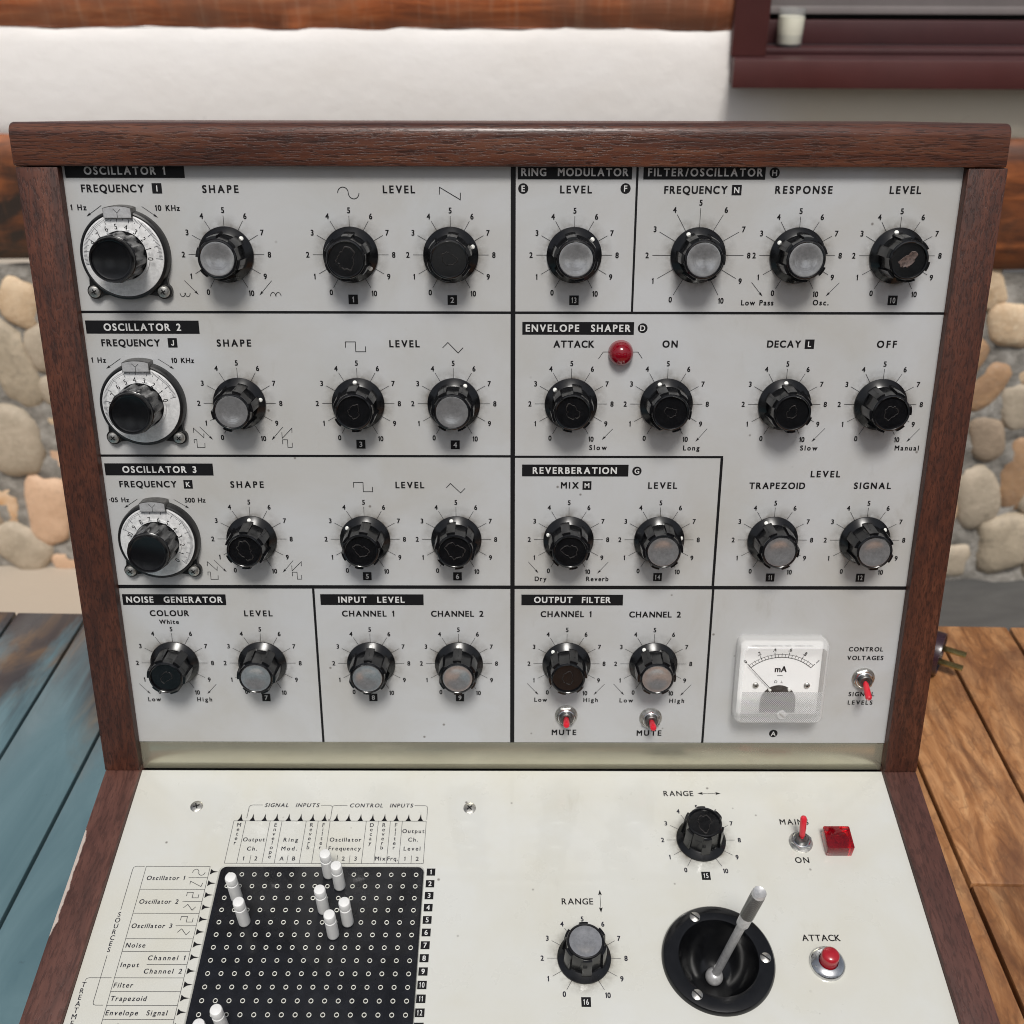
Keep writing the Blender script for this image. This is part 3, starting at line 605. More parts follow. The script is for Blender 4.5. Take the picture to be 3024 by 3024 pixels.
def knob(kind, pan, PM, u, v, val, seed, R0=17.0):
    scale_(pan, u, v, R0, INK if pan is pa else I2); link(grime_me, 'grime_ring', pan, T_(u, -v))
    k = link(body_me, 'knob', synth, PM @ T_(u, -v, 0, R_(-(val-5)*30)))
    link(skirt_me, 'skirt', k); link(dot_me, 'pointer_dot', k)
    if kind == 's':
        link(cap_me, 'cap', k); k['label'] = 'knob with silver metal cap'
    else:
        g = link(glue_mesh(seed, kind == 't'), 'glue_residue', k, Matrix.Rotation(seed*1.3, 4, 'Z')); k['label'] = 'black knob whose cap is missing'
        if kind == 't':
            g.matrix_basis = Matrix.Rotation(.6, 4, 'Z') @ Matrix.Diagonal((1.15, .95, 1, 1)); k['label'] = 'knob without cap, brown glue left'
            g.data.materials[0] = M['residue_light']
M['residue_light'] = worn('pale_brown_glue', (.095, .066, .058), .6, 0, .75, 900)
for i, (kind, u, r, val) in enumerate(KN): knob(kind, pa, PA, u*17, ROWV[r], val, i+1, 20.5 if i == 4 else 17.0)
knob('b', pb, PB, 95.6, 97.3, 4.9, 40); knob('s', pb, PB, 33.55, 159.3, 6.9, 41)

# ---------------------------------------------------------------- frequency dials
def dial(u, v, p0, seed):
    PM = PA @ T_(u, -v)
    mb = MB()
    # round body with two screw ears and a top tab mount, 7 mm deep
    ear = []
    for sgn in (1, -1):
        cx, cy = 15.6*sgn, -16.2
        ear.append((cx, cy))
    mb.lathe([(19.9, .1), (19.8, 3.2), (19.4, 4.4), (18.7, 4.7), (18.1, 4.5), (0, 4.5)], M['bake2'], 72)
    for cx, cy in ear:
        T = Matrix.Translation((cx, cy, 0)); mb.lathe([(3.6, .1), (3.5, 2.3), (3.2, 2.6), (0, 2.6)], M['bake2'], 28, T)
        d = Vector((cx, cy)).normalized(); p = Vector((-d.y, d.x))
        q = [Vector((cx, cy))+p*3.1, d*17+p*7.5, d*17-p*7.5, Vector((cx, cy))-p*3.1]
        mb.prism([(a.x, a.y) for a in q][::-1], .15, 2.4, M['bake2'])
    b = mb.build('frequency_dial', synth, PM, 35)
    pl = MB(); pl.lathe([(18.1, 4.4), (18.0, 4.85), (17.6, 5.0), (12, 5.05), (0, 5.1)], M['dial'], 96)
    for k in range(101):
        a = R_(90-(p0-k*1.985)); r1 = 16.0 if k % 5 else (15.3 if k % 10 else 14.6)
        pl.stroke([(r1*math.cos(a), r1*math.sin(a)), (17.5*math.cos(a), 17.5*math.sin(a))], .12 if k % 10 else .2, 5.16, I2)
    for k in range(11):
        th = p0-k*19.85; a = R_(90-th); T = Matrix.Translation((12.9*math.cos(a), 12.9*math.sin(a), 0)) @ Matrix.Rotation(R_(-th), 4, 'Z')
        putc(pl, str(k), 0, 0, 2.4, INK, 7.66, .006, .85, .14, 0, T)
    pl.build('dial_plate', b)
    tb = MB(); tb.prism([(-6.2, 16.2)]+[(6.2, 16.2), (6.2, 20.6)]+arcpts(0, 0, 21.6, 72, 108, 8)[1:-1]+[(-6.2, 20.6)], 0.2, 6.6, M['dark_metal']); tb.flat([(-6.0, 16.5), (6.0, 16.5), (6.0, 20.4)]+arcpts(0, 0, 21.3, 73, 107, 8)[1:-1]+[(-6.0, 20.4)], 6.68, M['stick'])
    tb.stroke([(-1.6, 20.2), (0, 18.6), (1.6, 20.2)], .2, 6.74, INK); tb.stroke([(0, 18.6), (0, 16.5)], .2, 6.75, INK)
    tb.build('index_tab', b)
    for cx, cy in ear:
        sk = MB(); sk.lathe([(2.75, 0), (2.75, .5), (2.3, 1.15), (1.3, 1.5), (0, 1.6)], M['screw'], 28); 
        for q in (.4, .4+math.pi/2): sk.box(-1.25, 1.25, -.28, .28, 1.1, 1.63, M['hole'], Matrix.Rotation(q, 4, 'Z'))
        sk.build('screw', b, T_(cx, cy, 2.6, seed))
    kb = MB()
    def rr(a, i, r):
        if i in (1, 2, 3): return r-.75*(.5+.5*math.tanh(1.6*math.cos(11*a)))
        return r
    kb.lathe([(10.7, 5.2), (10.7, 6.2), (10.6, 11), (10.5, 17.4), (10.1, 18.2), (9.8, 18.4), (9.7, 20.4), (9.3, 21.1), (8.8, 21.0), (8.4, 20.1), (7.7, 19.8), (0, 19.7)], M['skirt'], 144, None, rr)
    kb.lathe([(12.0, 5.12), (11.9, 5.6), (10.9, 5.8)], M['dial'], 64)
    kb.build('dial_knob', b, Matrix.Rotation(seed, 4, 'Z'), 32)
dial(-173.4, -123.2, 95, .1); dial(-173.5, -54.5, 76, .35); dial(-173.5, 14.2, 131, .2)

# ---------------------------------------------------------------- switches, lamps, button
def toggle(PM, u, v, tip, nut_rot=0.2, lab=None):
    nb = MB(); nb.lathe([(5.9, .05), (5.9, .55), (5.5, .7), (0, .7)], M['screw'], 40)
    hexa = [(5.3*math.cos(R_(60*i)+nut_rot), 5.3*math.sin(R_(60*i)+nut_rot)) for i in range(6)]
    nb.prism(hexa, .75, 2.7, M['chrome'])
    nb.lathe([(4.4, 2.7), (4.0, 3.0), (0, 3.0)], M['chrome'], 32)
    o = nb.build('toggle_switch', synth, PM @ T_(u, -v), 35)
    MB().lathe([(3.3, 2.9), (3.3, 4.6), (2.9, 5.0), (1.9, 5.0), (1.7, 4.5), (0, 4.4)], M['dark_metal'], 28).build('bushing', o)
    tv = Vector((tip[0]-u, -(tip[1]-v), tip[2])); b0 = Vector((0, 0, 3.2)); d = tv-b0
    MB().tube([b0, b0+d*.16, b0+d*.17, b0+d*.5, b0+d*.93, b0+d*.98, tv], [1.0, 1.0, 1.45, 1.65, 1.65, 1.3, .5], M['red_lever'], 16).build('lever', o, None, 40)
    if lab: o['label'] = lab
toggle(PA, 182.0, 91.2, (181.2, 95.6, 14.2), .3); toggle(PA, 28.6, 113.6, (28.15, 112.2, 12.8), .1); toggle(PA, 73.0, 115.0, (73.0, 113.8, 12.8), .5)
toggle(PB, 145.7, 98.6, (145.0, 94.9, 17.2), .2)
lamp = MB().lathe([(5.9, .05), (5.75, .9), (5.75, 1.5), (5.3, 3.9), (4.0, 5.8), (2.2, 6.8), (0, 7.1)], M['red_glass'], 40).build('indicator_lamp', synth, PA @ T_(50.3, 78.9), 60); lamp['label'] = 'round red domed lamp'
MB().lathe([(4.4, .3), (4.4, 1.6), (1.6, 2.2), (1.4, 3.6), (0, 3.8)], M['red_core'], 32).build('lamp_core', lamp)
sq = MB().prism(rrect(-6.6, 6.6, -6.3, 6.3, .7, 3), .05, 7.0, M['red_block']).build('indicator_lamp', synth, PB @ T_(163.3, -99.8), 35, .5, 2); sq['label'] = 'square red lamp'
MB().lathe([(5.2, .2), (5.2, 4.0), (3.6, 4.2), (3.4, 1.5), (1.7, 1.5), (1.6, 4.6), (0, 4.7)], M['red_core'], 36).build('lamp_core', sq)
bt = MB().lathe([(8.05, .05), (8.05, 1.4), (7.7, 2.1), (6.6, 2.9), (5.0, 3.5), (4.5, 3.6), (4.3, 3.2), (4.2, 1.0), (0, .9)], M['chrome'], 64).build('push_button', synth, PB @ T_(145.2, -161.9), 40)
MB().lathe([(4.05, 1.0), (4.05, 8.2), (3.8, 9.3), (2.9, 10.0), (1.5, 10.35), (0, 10.45)], M['red_button'], 40).build('button_cap', bt, None, 60)

# ---------------------------------------------------------------- meter
mt = MB(); u0, v0 = 137.5, 89.2
mt.prism(rrect(-22.4, 22.4, -22.9, 22.9, 3.2), .05, 3.4, M['clear_edge']); 
mt = mt.build('meter', synth, PA @ T_(u0, -v0), 35)
fc = MB(); fc.flat(rrect(-20.8, 20.8, -21.3, 21.3, 2.0), 3.6, M['meter_white'])
ax, ay = 137.9-u0, -(100.0-v0)
for r, w in ((22.6, .34), (24.3, .2)): fc.stroke(arcpts(ax, ay, r, 132.5, 47.5, 40), w, 3.7, INK)
for i in range(21):
    a = R_(132.5-85*i/20); r1 = 25.6 if i % 4 == 0 else (24.9 if i % 2 == 0 else 24.3)
    fc.stroke([(ax+22.6*math.cos(a), ay+22.6*math.sin(a)), (ax+r1*math.cos(a), ay+r1*math.sin(a))], 0.3 if i % 4 == 0 else .19, 3.71, INK)
for i, s in enumerate(['0', '.2', '.4', '.6', '.8', '1']):
    th = 132.5-85*i/5; a = R_(th); T = Matrix.Translation((ax+27.3*math.cos(a), ay+27.3*math.sin(a), 0)) @ Matrix.Rotation(R_(th-90), 4, 'Z'); putc(fc, s, 0, 0, 2.1, INK, 3.72, .016, .72, .14, 0, T)
put(fc, 'mA', ax-2.9, ax+3.0, ay+14.2, 3.3, INK, 3.72, .02); fc.stroke([(ax-1.5, ay+12.1), (ax+1.3, ay+12.1)], .3, 3.72, INK)
fc.stroke([(ax-2.7, ay+7.9), (ax-1.2, ay+7.9)], .2, 3.72, INK); fc.stroke([(ax-2.5, ay+7.9), (ax-2.6, ay+8.8), (ax-1.95, ay+9.4), (ax-1.3, ay+8.8), (ax-1.4, ay+7.9)], .2, 3.73, INK); fc.stroke([(ax+.4, ay+7.9), (ax+1.8, ay+7.9)], .16, 3.72, INK); fc.stroke([(ax+1.1, ay+7.9), (ax+1.1, ay+9.2)], .16, 3.73, INK)
put(fc, 'SHINOHARA  ELECTRIC  INST.  WORKS  LTD.', -15.2, 15.6, 17.9, .95, I2, 3.72, .0)
fc.build('dial_face', mt)
hb = MB(); hb.flat([(ax+9.2*math.cos(R_(a)), ay-3.0+9.6*math.sin(R_(a))) for a in range(0, 181, 10)]+[(ax-9.2, ay-9.5), (ax+9.2, ay-9.5)], 3.76, M['dark_metal']); hb.build('movement', mt)
for x in (125.7, 152.1): 
    sk = MB(); sk.lathe([(1.55, 3.7), (1.5, 4.4), (1.0, 4.8), (0, 4.9)], M['screw'], 24); sk.lathe([(.5, 4.86), (.5, 4.93), (0, 4.93)], M['hole'], 12); sk.build('screw', mt, T_(x-u0, -(93.4-v0)))
for x in (-4.9, 5.1):
    MB().lathe([(.75, 3.8), (.75, 5.2), (0, 5.4)], M['white_dot'], 16).build('bearing_cap', mt, T_(ax+x, ay+4.4))
nd = MB(); a = R_(132.3); nd.tube([(ax+2*math.cos(a), ay+2*math.sin(a), 5.0), (ax+25.4*math.cos(a), ay+25.4*math.sin(a), 5.0)], [.2, .12], INK, 6); nd.build('needle', mt)
cv = MB()
rings = [(22.9, 23.4, 3.6, 3.6), (22.9, 23.4, 7.5, 3.6), (22.4, 22.9, 9.8, 3.4), (21.2, 21.7, 11.6, 2.8), (20.4, 20.9, 12.0, 2.3)]
vs, fs = [], []
for (hx, hy, z, r) in rings: vs += [(x, y, z) for x, y in rrect(-hx, hx, -hy, hy, r, 6)]
k = len(rrect(-1, 1, -1, 1, .3, 6))
for i in range(len(rings)-1): fs += [(i*k+j, i*k+(j+1) % k, (i+1)*k+(j+1) % k, (i+1)*k+j) for j in range(k)]
cv.add(vs, fs, M['clear_edge']); co = cv.build('cover_rim', mt, None, 60)
ysplit = -3.6
top = [p for p in rrect(-20.4, 20.4, -20.9, 20.9, 2.3, 6) if p[1] > ysplit]; bot = [p for p in rrect(-20.4, 20.4, -20.9, 20.9, 2.3, 6) if p[1] < ysplit]
# the list runs right-top, left-top, left-bottom, right-bottom
MB().flat(top+[(-20.4, ysplit), (20.4, ysplit)], 12.0, M['clear']).build('window_pane', mt)
MB().flat([(-20.4, ysplit)]+bot+[(20.4, ysplit)], 12.0, M['ribbed']).build('ribbed_pane', mt)
zs = MB(); zs.lathe([(2.5, 11.9), (2.5, 12.7), (2.2, 13.0), (0, 13.0)], M['clear_edge'], 32); zs.stroke([(-1.3, 1.3), (1.3, -1.3)], .35, 13.05, M['screw']); zs.build('zero_screw', mt, T_(ax+.3, -16.6))

# ---------------------------------------------------------------- patch matrix
COL = lambda n: -138.42+6.107*(n-1)
ROW = lambda n: 117.5+6.227*(n-1)
bx0, bx1, bv0, bv1 = -143.4, -43.3, 113.1, 215.6
bd = MB(); bd.prism(rrect(bx0, bx1, -bv1, -bv0, 3.0), .02, .9, M['board']); bd = bd.build('matrix_board', synth, PB, 35, .35, 2)
lip = MB(); o1, i1 = rrect(bx0-1.0, bx1+.5, -bv1-.5, -bv0+1.1, 3.6), rrect(bx0, bx1, -bv1, -bv0, 3.0); k = len(o1)
lip.add([(x, y, .03) for x, y in o1]+[(x, y, .75) for x, y in [(a*.5+c*.5, b*.5+d*.5) for (a, b), (c, d) in zip(o1, i1)]]+[(x, y, .1) for x, y in i1], [(i, (i+1) % k, k+(i+1) % k, k+i) for i in range(k)]+[(k+i, k+(i+1) % k, 2*k+(i+1) % k, 2*k+i) for i in range(k)], M['lower']); lip.build('board_rim', synth, PB, 60)
eye = MB(); eye.lathe([(1.12, .88), (1.08, 1.06), (.92, 1.12), (.74, 1.06), (.70, .96)], M['eyelet'], 20); eye.lathe([(.71, .95), (0, .95)], M['hole'], 20); eye_me = eye.mesh('eyelet', 60)
rest = MB(); cnt = 0
for r in range(13, 0, -1):
    for c in range(1, 17):
        if cnt < 96:
            link(eye_me, 'eyelet', bd, T_(COL(c), -ROW(r), 0)); cnt += 1
        else:
            T = Matrix.Translation((COL(c), -ROW(r), 0)); rest.lathe([(1.12, .88), (1.08, 1.06), (.92, 1.12), (.74, 1.06), (.70, .96)], M['eyelet'], 20, T); rest.lathe([(.71, .95), (0, .95)], M['hole'], 20, T)
for r in (14, 15, 16):
    for c in range(1, 17):
        T = Matrix.Translation((COL(c), -ROW(r), 0)); rest.lathe([(1.12, .88), (.92, 1.12), (.70, .96)], M['eyelet'], 12, T); rest.lathe([(.71, .95), (0, .95)], M['hole'], 12, T)
tag(rest.build('eyelet', bd), kind='stuff')

# printed legends round the matrix
def cap_(s, a, b, v, h=2.25, shear=0.0, w=.011, ink=I2): mb = MB(); put(mb, s, a, b, -v, h, ink, w=w, shear=shear, sx=.95); mb.build('caption', pb)
def ln(pts, w=.22, name='legend_line'): mb = MB(); mb.stroke([(x, -y) for x, y in pts], w, .11, I2); mb.build(name, pb)
gr = MB()
def g(x0, v0, x1, v1, w=.2): gr.stroke([(x0, -v0), (x1, -v1)], w, .11, I2)
hx = [-142.4, -136.3, -123.8, -117.7, -105.3, -99.15, -93.05, -74.5, -68.3, -62.15, -56.05, -43.8]
gr.stroke([(hx[0], -86.7), (hx[-1], -86.7)], .22, .112, I2); gr.stroke([(hx[0], -110.9), (hx[-1], -110.9)], .22, .112, I2)
for x in hx: g(x, 86.7, x, 110.9)
for x in (-130.0, -111.5, -86.8, -80.6, -49.9): g(x, 106.4, x, 110.9)
gr.build('column_heading_grid', pb)
for n in range(16):
    mb = MB(); x = -139.2+6.155*n; mb.add([(x-1.45, -86.6, .12), (x+1.45, -86.6, .12), (x+.55, -85.0, .12), (x+.1, -82.4, .12), (x-.45, -85.0, .12)], [(0, 1, 2, 3, 4)], INK); mb.build('column_arrow', pb)
cap_('SIGNAL  INPUTS', -128.1, -100.1, 78.4, 2.25, .15); cap_('CONTROL  INPUTS', -84.0, -51.4, 78.5, 2.25, .15)
ln([(-136.1, 85.2), (-136.1, 78.6), (-135.6, 77.6), (-134.6, 77.2), (-129.2, 77.2)]); ln([(-99.1, 77.3), (-94.2, 77.3), (-93.3, 77.8), (-93.0, 78.6), (-93.0, 85.4)]); ln([(-93.0, 78.6), (-92.7, 77.8), (-91.8, 77.4), (-85.3, 77.4)]); ln([(-50.4, 77.4), (-45.0, 77.4), (-44.0, 77.8), (-43.6, 78.8), (-43.6, 85.8)])
for s, x in (('Meter', -139.3), ('Envelope', -120.6), ('Reverb', -102.2), ('Filter', -96.1), ('Decay', -71.4), ('Reverb', -65.2), ('Filter', -59.1)):
    mb = MB()
    for i, ch in enumerate(s):
        g_ = glyph(ch, 0); wd = (g_[3]-g_[2])*2.2*.95; put(mb, ch, x-wd/2, x+wd/2, -(90.1+2.58*i), 2.2, I2, w=.006, sx=.95)
    mb.build('caption', pb)
for s, a, b, v in [('Output', -135.6, -124.7, 98.6), ('Ch.', -132.6, -127.6, 103.8), ('1', -133.7, -132.9, 109.3), ('2', -127.9, -126.4, 109.3), ('Ring', -115.1, -107.9, 98.7), ('Mod.', -115.4, -107.6, 103.7), ('A', -115.4, -113.4, 109.3), ('B', -109.1, -107.4, 109.3), ('Oscillator', -91.8, -76.0, 98.6), ('Frequency', -91.8, -75.7, 103.6), ('1', -90.6, -89.9, 109.3), ('2', -84.4, -82.9, 109.3), ('3', -78.2, -76.8, 109.3),
    ('Output', -55.5, -44.4, 93.6), ('Ch.', -52.2, -47.4, 98.5), ('Level', -54.1, -45.8, 103.6), ('Mix', -67.9, -62.8, 109.2), ('Frq.', -61.8, -56.6, 109.2), ('1', -53.4, -52.7, 109.3), ('2', -47.6, -46.2, 109.3)]: cap_(s, a, b, v, 2.2)
for i in range(16): badge(pb, str(i+1), -39.7-.085*i, 115.5+6.28*i, 4.2, 3.9, th=2.4)
# row legends
gr = MB(); rv = [112.7, 125.05, 137.55, 150.3, 156.55, 169.0, 175.35, 181.6, 187.8, 194.1, 200.4]
for v in rv: gr.stroke([(-180.6, -v), (-149.0, -v)], .22, .11, I2)
gr.stroke([(-180.6, -112.7), (-180.6, -210)], .2, .112, I2); gr.stroke([(-149.0, -112.7), (-149.0, -210)], .2, .112, I2)
for a, b, v in ((-158.3, -148.9, 118.8), (-158.4, -148.9, 131.4), (-158.7, -149, 143.8), (-167.6, -149.2, 162.75)): gr.stroke([(a, -v), (b, -v)], .22, .113, I2)
gr.build('row_heading_grid', pb)
for i, v in enumerate([115.6, 121.8, 128.0, 134.4, 140.6, 146.9, 153.1, 159.3, 165.8, 172.1, 178.3, 184.6, 190.8, 197.0]):
    mb = MB(); mb.add([(-148.3, -v-1.55, .12), (-146.8, -v-.5, .12), (-144.3, -v, .12), (-146.8, -v+.5, .12), (-148.3, -v+1.55, .12)], [(0, 1, 2, 3, 4)], INK); mb.build('row_arrow', pb)
for s, a, b, v in [('Oscillator 1', -178.7, -160.2, 120.1), ('Oscillator 2', -179.1, -160.4, 132.6), ('Oscillator 3', -179.5, -160.5, 145.0), ('Noise', -179.6, -170.6, 154.6), ('Channel 1', -167.7, -150.7, 160.7), ('Channel 2', -168.0, -150.7, 167.0), ('Input', -179.4, -171.1, 164.0), ('Filter', -179.9, -171.3, 173.5), ('Trapezoid', -179.7, -163.7, 179.6), ('Envelope  Signal', -180.0, -152.8, 186.0), ('Ring Modulator', -180.0, -155.0, 192.3), ('Reverb', -180.0, -170.0, 198.6)]: cap_(s, a, b, v, 2.25, .06)
def wv(pts): ln(pts, .26, 'wave_symbol')
wv([(-155.45+1.5*math.cos(R_(a)), 115.9-1.7*math.sin(R_(a))) for a in range(190, -1, -15)]+[(-152.4+1.55*math.cos(R_(a)), 115.9+1.6*math.sin(R_(a))) for a in range(165, -11, -15)])
wv([(-156.9, 122.4), (-156.9, 120.7), (-151.2, 123.6), (-150.8, 121.6)])
for dv_ in (0, 12.45): wv([(-157.1, 128.6+dv_), (-157.1, 126.7+dv_), (-154.2, 126.7+dv_), (-154.2, 129.5+dv_), (-151.3, 129.5+dv_), (-151.3, 127.6+dv_)]); wv([(-157.2, 134.7+dv_), (-155.5, 132.9+dv_), (-152.8, 135.9+dv_), (-151.4, 134.2+dv_)])
for s, x, v0_, dv_ in (('SOURCES', -186.9, 139.3, 2.92), ('TREATMENTS', -193.6, 173.3, 2.9)):
    mb = MB()
    for i, ch in enumerate(s):
        g_ = glyph(ch, 0); wd = (g_[3]-g_[2])*2.3*.95; put(mb, ch, x-wd/2, x+wd/2, -(v0_+dv_*i), 2.3, I2, w=.006, sx=.95)
    mb.build('caption', pb)
ln([(-181.4, 112.7), (-185.6, 112.7), (-186.6, 113.2), (-186.9, 114.2), (-186.9, 135.8)]); ln([(-187.0, 158.4), (-187.0, 180.3), (-186.6, 181.2), (-185.6, 181.5), (-182.2, 181.5)]); ln([(-182.0, 169.0), (-192.2, 169.0), (-193.2, 169.4), (-193.6, 170.4)])

for s, a, b, v in (('RANGE', 79.6, 95.0, 71.2), ('RANGE', 24.2, 39.2, 132.5), ('MAINS', 137.4, 151.9, 88.2), ('ON', 141.0, 147.8, 110.0), ('ATTACK', 136.2, 154.1, 150.7)): cap_(s, a, b, v, 3.1, 0, .011, INK)
mb = MB(); arrow(mb, (97.4, -69.6), (109.5, -69.6), INK, .22, 2.8, 1.8, True); mb.build('arrow', pb)
mb = MB(); arrow(mb, (42.8, -124.9), (42.8, -136.8), INK, .22, 2.8, 1.8, True); mb.build('arrow', pb)
for i, (x, v) in enumerate(((-163.4, 78.2), (-21.8, 78.9), (-163.4, 232), (-21.8, 232), (120, 232))):
    sk = MB(); sk.lathe([(3.25, .02), (3.2, .35), (2.4, .75), (0, .8)], M['dark_metal' if i > 1 else 'screw'], 32)
    for q in (.4, .4+math.pi/2): sk.box(-1.7, 1.7, -.32, .32, .45, .84, M['hole'], Matrix.Rotation(q, 4, 'Z'))
    sk.build('panel_screw', synth, PB @ T_(x, -v, 0, .3*i))

# ---------------------------------------------------------------- joystick
jx, jv = 95.3, 160.0
js = MB(); js.lathe([(26.0, .05), (25.9, 1.6), (25.2, 2.5), (23.5, 3.0), (20.0, 3.1), (18.4, 2.8), (18.1, 2.2), (17.6, .5), (16.6, -5), (14.0, -11), (9.5, -16), (4.5, -18.5), (0, -19)], M['bake'], 96)
js = js.build('joystick', synth, PB @ T_(jx, -jv), 35)
js_hole = None
for a in (113.6, -1.0, -124.6):
    sk = MB(); sk.lathe([(2.5, 2.95), (2.45, 3.3), (1.6, 3.75), (0, 3.9)], M['screw'], 28); sk.box(-2.3, 2.3, -.28, .28, 3.3, 3.93, M['hole'])
    sk.build('screw', js, T_(21.4*math.cos(R_(a)), 21.4*math.sin(R_(a)), 0, R_(-40 if a > -90 else -48)))
b0 = Vector((.4, .6, -17.0)); tip = Vector((106.9-jx, -(157.1-jv), 54.5)); d = (tip-b0); L = d.length; q = d.normalized().to_track_quat('Z', 'Y').to_matrix().to_4x4()
SM = Matrix.Translation(b0*S) @ q
MB().lathe([(0, -4.2)]+[(4.2*math.cos(R_(a)), 4.2*math.sin(R_(a))) for a in range(-75, 76, 15)]+[(0, 4.2)], M['stick'], 32).build('ball_joint', js, SM, 60)
MB().lathe([(2.0, 3), (2.0, L-26), (2.9, L-25.6), (2.95, L-19.2), (2.9, L-19)], M['stick'], 36).build('stick', js, SM, 35)
MB().lathe([(2.9, L-19.1), (3.15, L-18.7), (3.2, L-2.6), (3.1, L-2.2)], M['knurl'], 64).build('grip', js, SM, 40)
MB().lathe([(3.1, L-2.3), (3.05, L-.3), (2.8, L), (1.9, L-.45), (0, L-.75)], M['stick'], 40).build('grip_end', js, SM, 40)

# the hole under the joystick bowl and the board is inside the case: cut the panel there
cut = bmesh.new(); cut.from_mesh(pb.data)
bmesh.ops.delete(cut, geom=[f for f in cut.faces if abs(f.normal.z) > .9], context='FACES_ONLY')
cut.to_mesh(pb.data); cut.free()
def plate_with_hole(x0, x1, y0, y1, hx_, hy_, r, z, seg=64):
    """flat sheet with one round hole, as quads from the hole to the border"""
    inner = [(hx_+r*math.cos(2*math.pi*i/seg), hy_+r*math.sin(2*math.pi*i/seg)) for i in range(seg)]; outer = []
    for (a, b) in inner:
        dx, dy = a-hx_, b-hy_; ts = [((x1 if dx > 0 else x0)-hx_)/dx if abs(dx) > 1e-9 else 1e9, ((y1 if dy > 0 else y0)-hy_)/dy if abs(dy) > 1e-9 else 1e9]; k = min(ts); outer.append((hx_+dx*k, hy_+dy*k))
    vs = [(a, b, z) for a, b in inner]+[(a, b, z) for a, b in outer]; fs = []
    for i in range(seg):
        j = (i+1) % seg; fs.append((i, seg+i, seg+j, j))
        p, r_ = outer[i], outer[j]
        if abs(p[0]-r_[0]) > 1e-6 and abs(p[1]-r_[1]) > 1e-6:
            cx = p[0] if p[0] in (x0, x1) or min(abs(p[0]-x0), abs(p[0]-x1)) < 1e-6 else r_[0]; cy = p[1] if min(abs(p[1]-y0), abs(p[1]-y1)) < 1e-6 else r_[1]
            vs.append((cx, cy, z)); fs.append((seg+i, len(vs)-1, seg+j))
    return vs, fs
pm = MB(); pm.add(*plate_with_hole(-197.4, 197.4, -252.5, -55.7, jx, -jv, 24.0, 0), M['lower'])
tmp = pm.mesh('sheet'); bm = bmesh.new(); bm.from_mesh(pb.data); bm.from_mesh(tmp); bmesh.ops.remove_doubles(bm, verts=bm.verts, dist=2e-5); bm.to_mesh(pb.data); bm.free(); bpy.data.meshes.remove(tmp)

# ---------------------------------------------------------------- patch pins (loose things pushed into the board)
PBW = Matrix.Translation(BASE) @ PB
pin_me = MB().lathe([(1.0, .9), (2.5, .95), (2.75, 1.3), (2.8, 2.2), (2.72, 14.2), (2.35, 14.5), (2.3, 15.1), (2.68, 15.5), (2.72, 18.9), (2.45, 19.6), (1.6, 19.9), (0, 20.0)], M['pin'], 32).mesh('patch_pin', 35)
foot_me = MB().lathe([(.6, -6), (.6, .95), (0, .96)], M['brass'], 12).mesh('contact', 35)
for c, r, lab in [(9, 1, 'white patch pin farthest up, in the top row of holes near label Filter'), (10, 2, 'white patch pin just right of and below the topmost pin'), (2, 3, 'white patch pin at the upper left corner of the board, half hidden by another pin'),
                  (9, 4, 'white patch pin leftmost of the middle cluster, below the topmost pin'), (3, 5, 'white patch pin standing in front of the pin at the upper left corner'), (11, 5, 'white patch pin rightmost on the board, in the fifth row'),
                  (10, 6, 'white patch pin lowest of the middle cluster, in the sixth row'), (3, 13, 'white patch pin near the bottom edge, in the third column of holes'), (2, 14, 'white patch pin of which only the round head shows at the bottom edge')]:
    o = link(pin_me, 'patch_pin', None, PBW @ T_(COL(c), -ROW(r)))
    tag(o, lab, 'pin', 'white patch pins in the matrix board'); link(foot_me, 'contact', o)

# ---------------------------------------------------------------- table, wall and window: they stand turned a little against the synthesizer
AZ = R_(-1.2397)
def bgempty(name): return empty(name, (0, 0, 0), AZ)
table = bgempty('table'); tag(table, 'plank table half bare timber and half painted worn blue, carrying the synthesizer', 'table')
edges = [-312-61*k for k in range(8, 0, -1)]+[-312+58.4*k for k in range(0, 11)]+[272+61.3*k for k in range(1, 9)]
rnd = random.Random(5)
def plank(x0, x1, y0, y1, mat):
    mb = MB(); mb.box(x0+1.15, x1-1.15, y0, y1, -28, 0, mat); o = mb.build('plank', table, None, 40, 1.6 if mat is M['bare'] else 1.2, 2); return o
for i in range(len(edges)-1):
    a, b = edges[i], edges[i+1]; mat = M['blue'] if b < -40 else M['bare']
    if 270 < a < 380: plank(a, b, -250, 466.2, mat); plank(a, b, 467.6, 736, mat)
    else: plank(a, b, -250, 736+rnd.uniform(-.6, .6), mat)
for y0, y1 in ((-200, -160), (660, 700)): MB().box(-720, 680, y0, y1, -100, -29, M['bare']).build('apron', table)
for x in (-700, 640):
    for y in (-210, 640): MB().box(x, x+60, y, y+60, -750, -30, M['bare']).build('leg', table, None, 40, 3)

GZ = -750
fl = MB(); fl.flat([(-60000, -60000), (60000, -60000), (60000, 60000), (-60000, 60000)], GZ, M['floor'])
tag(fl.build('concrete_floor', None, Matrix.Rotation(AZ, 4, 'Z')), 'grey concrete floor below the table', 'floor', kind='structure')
YW = 1940.0
WX0, WX1 = -2900, 2900
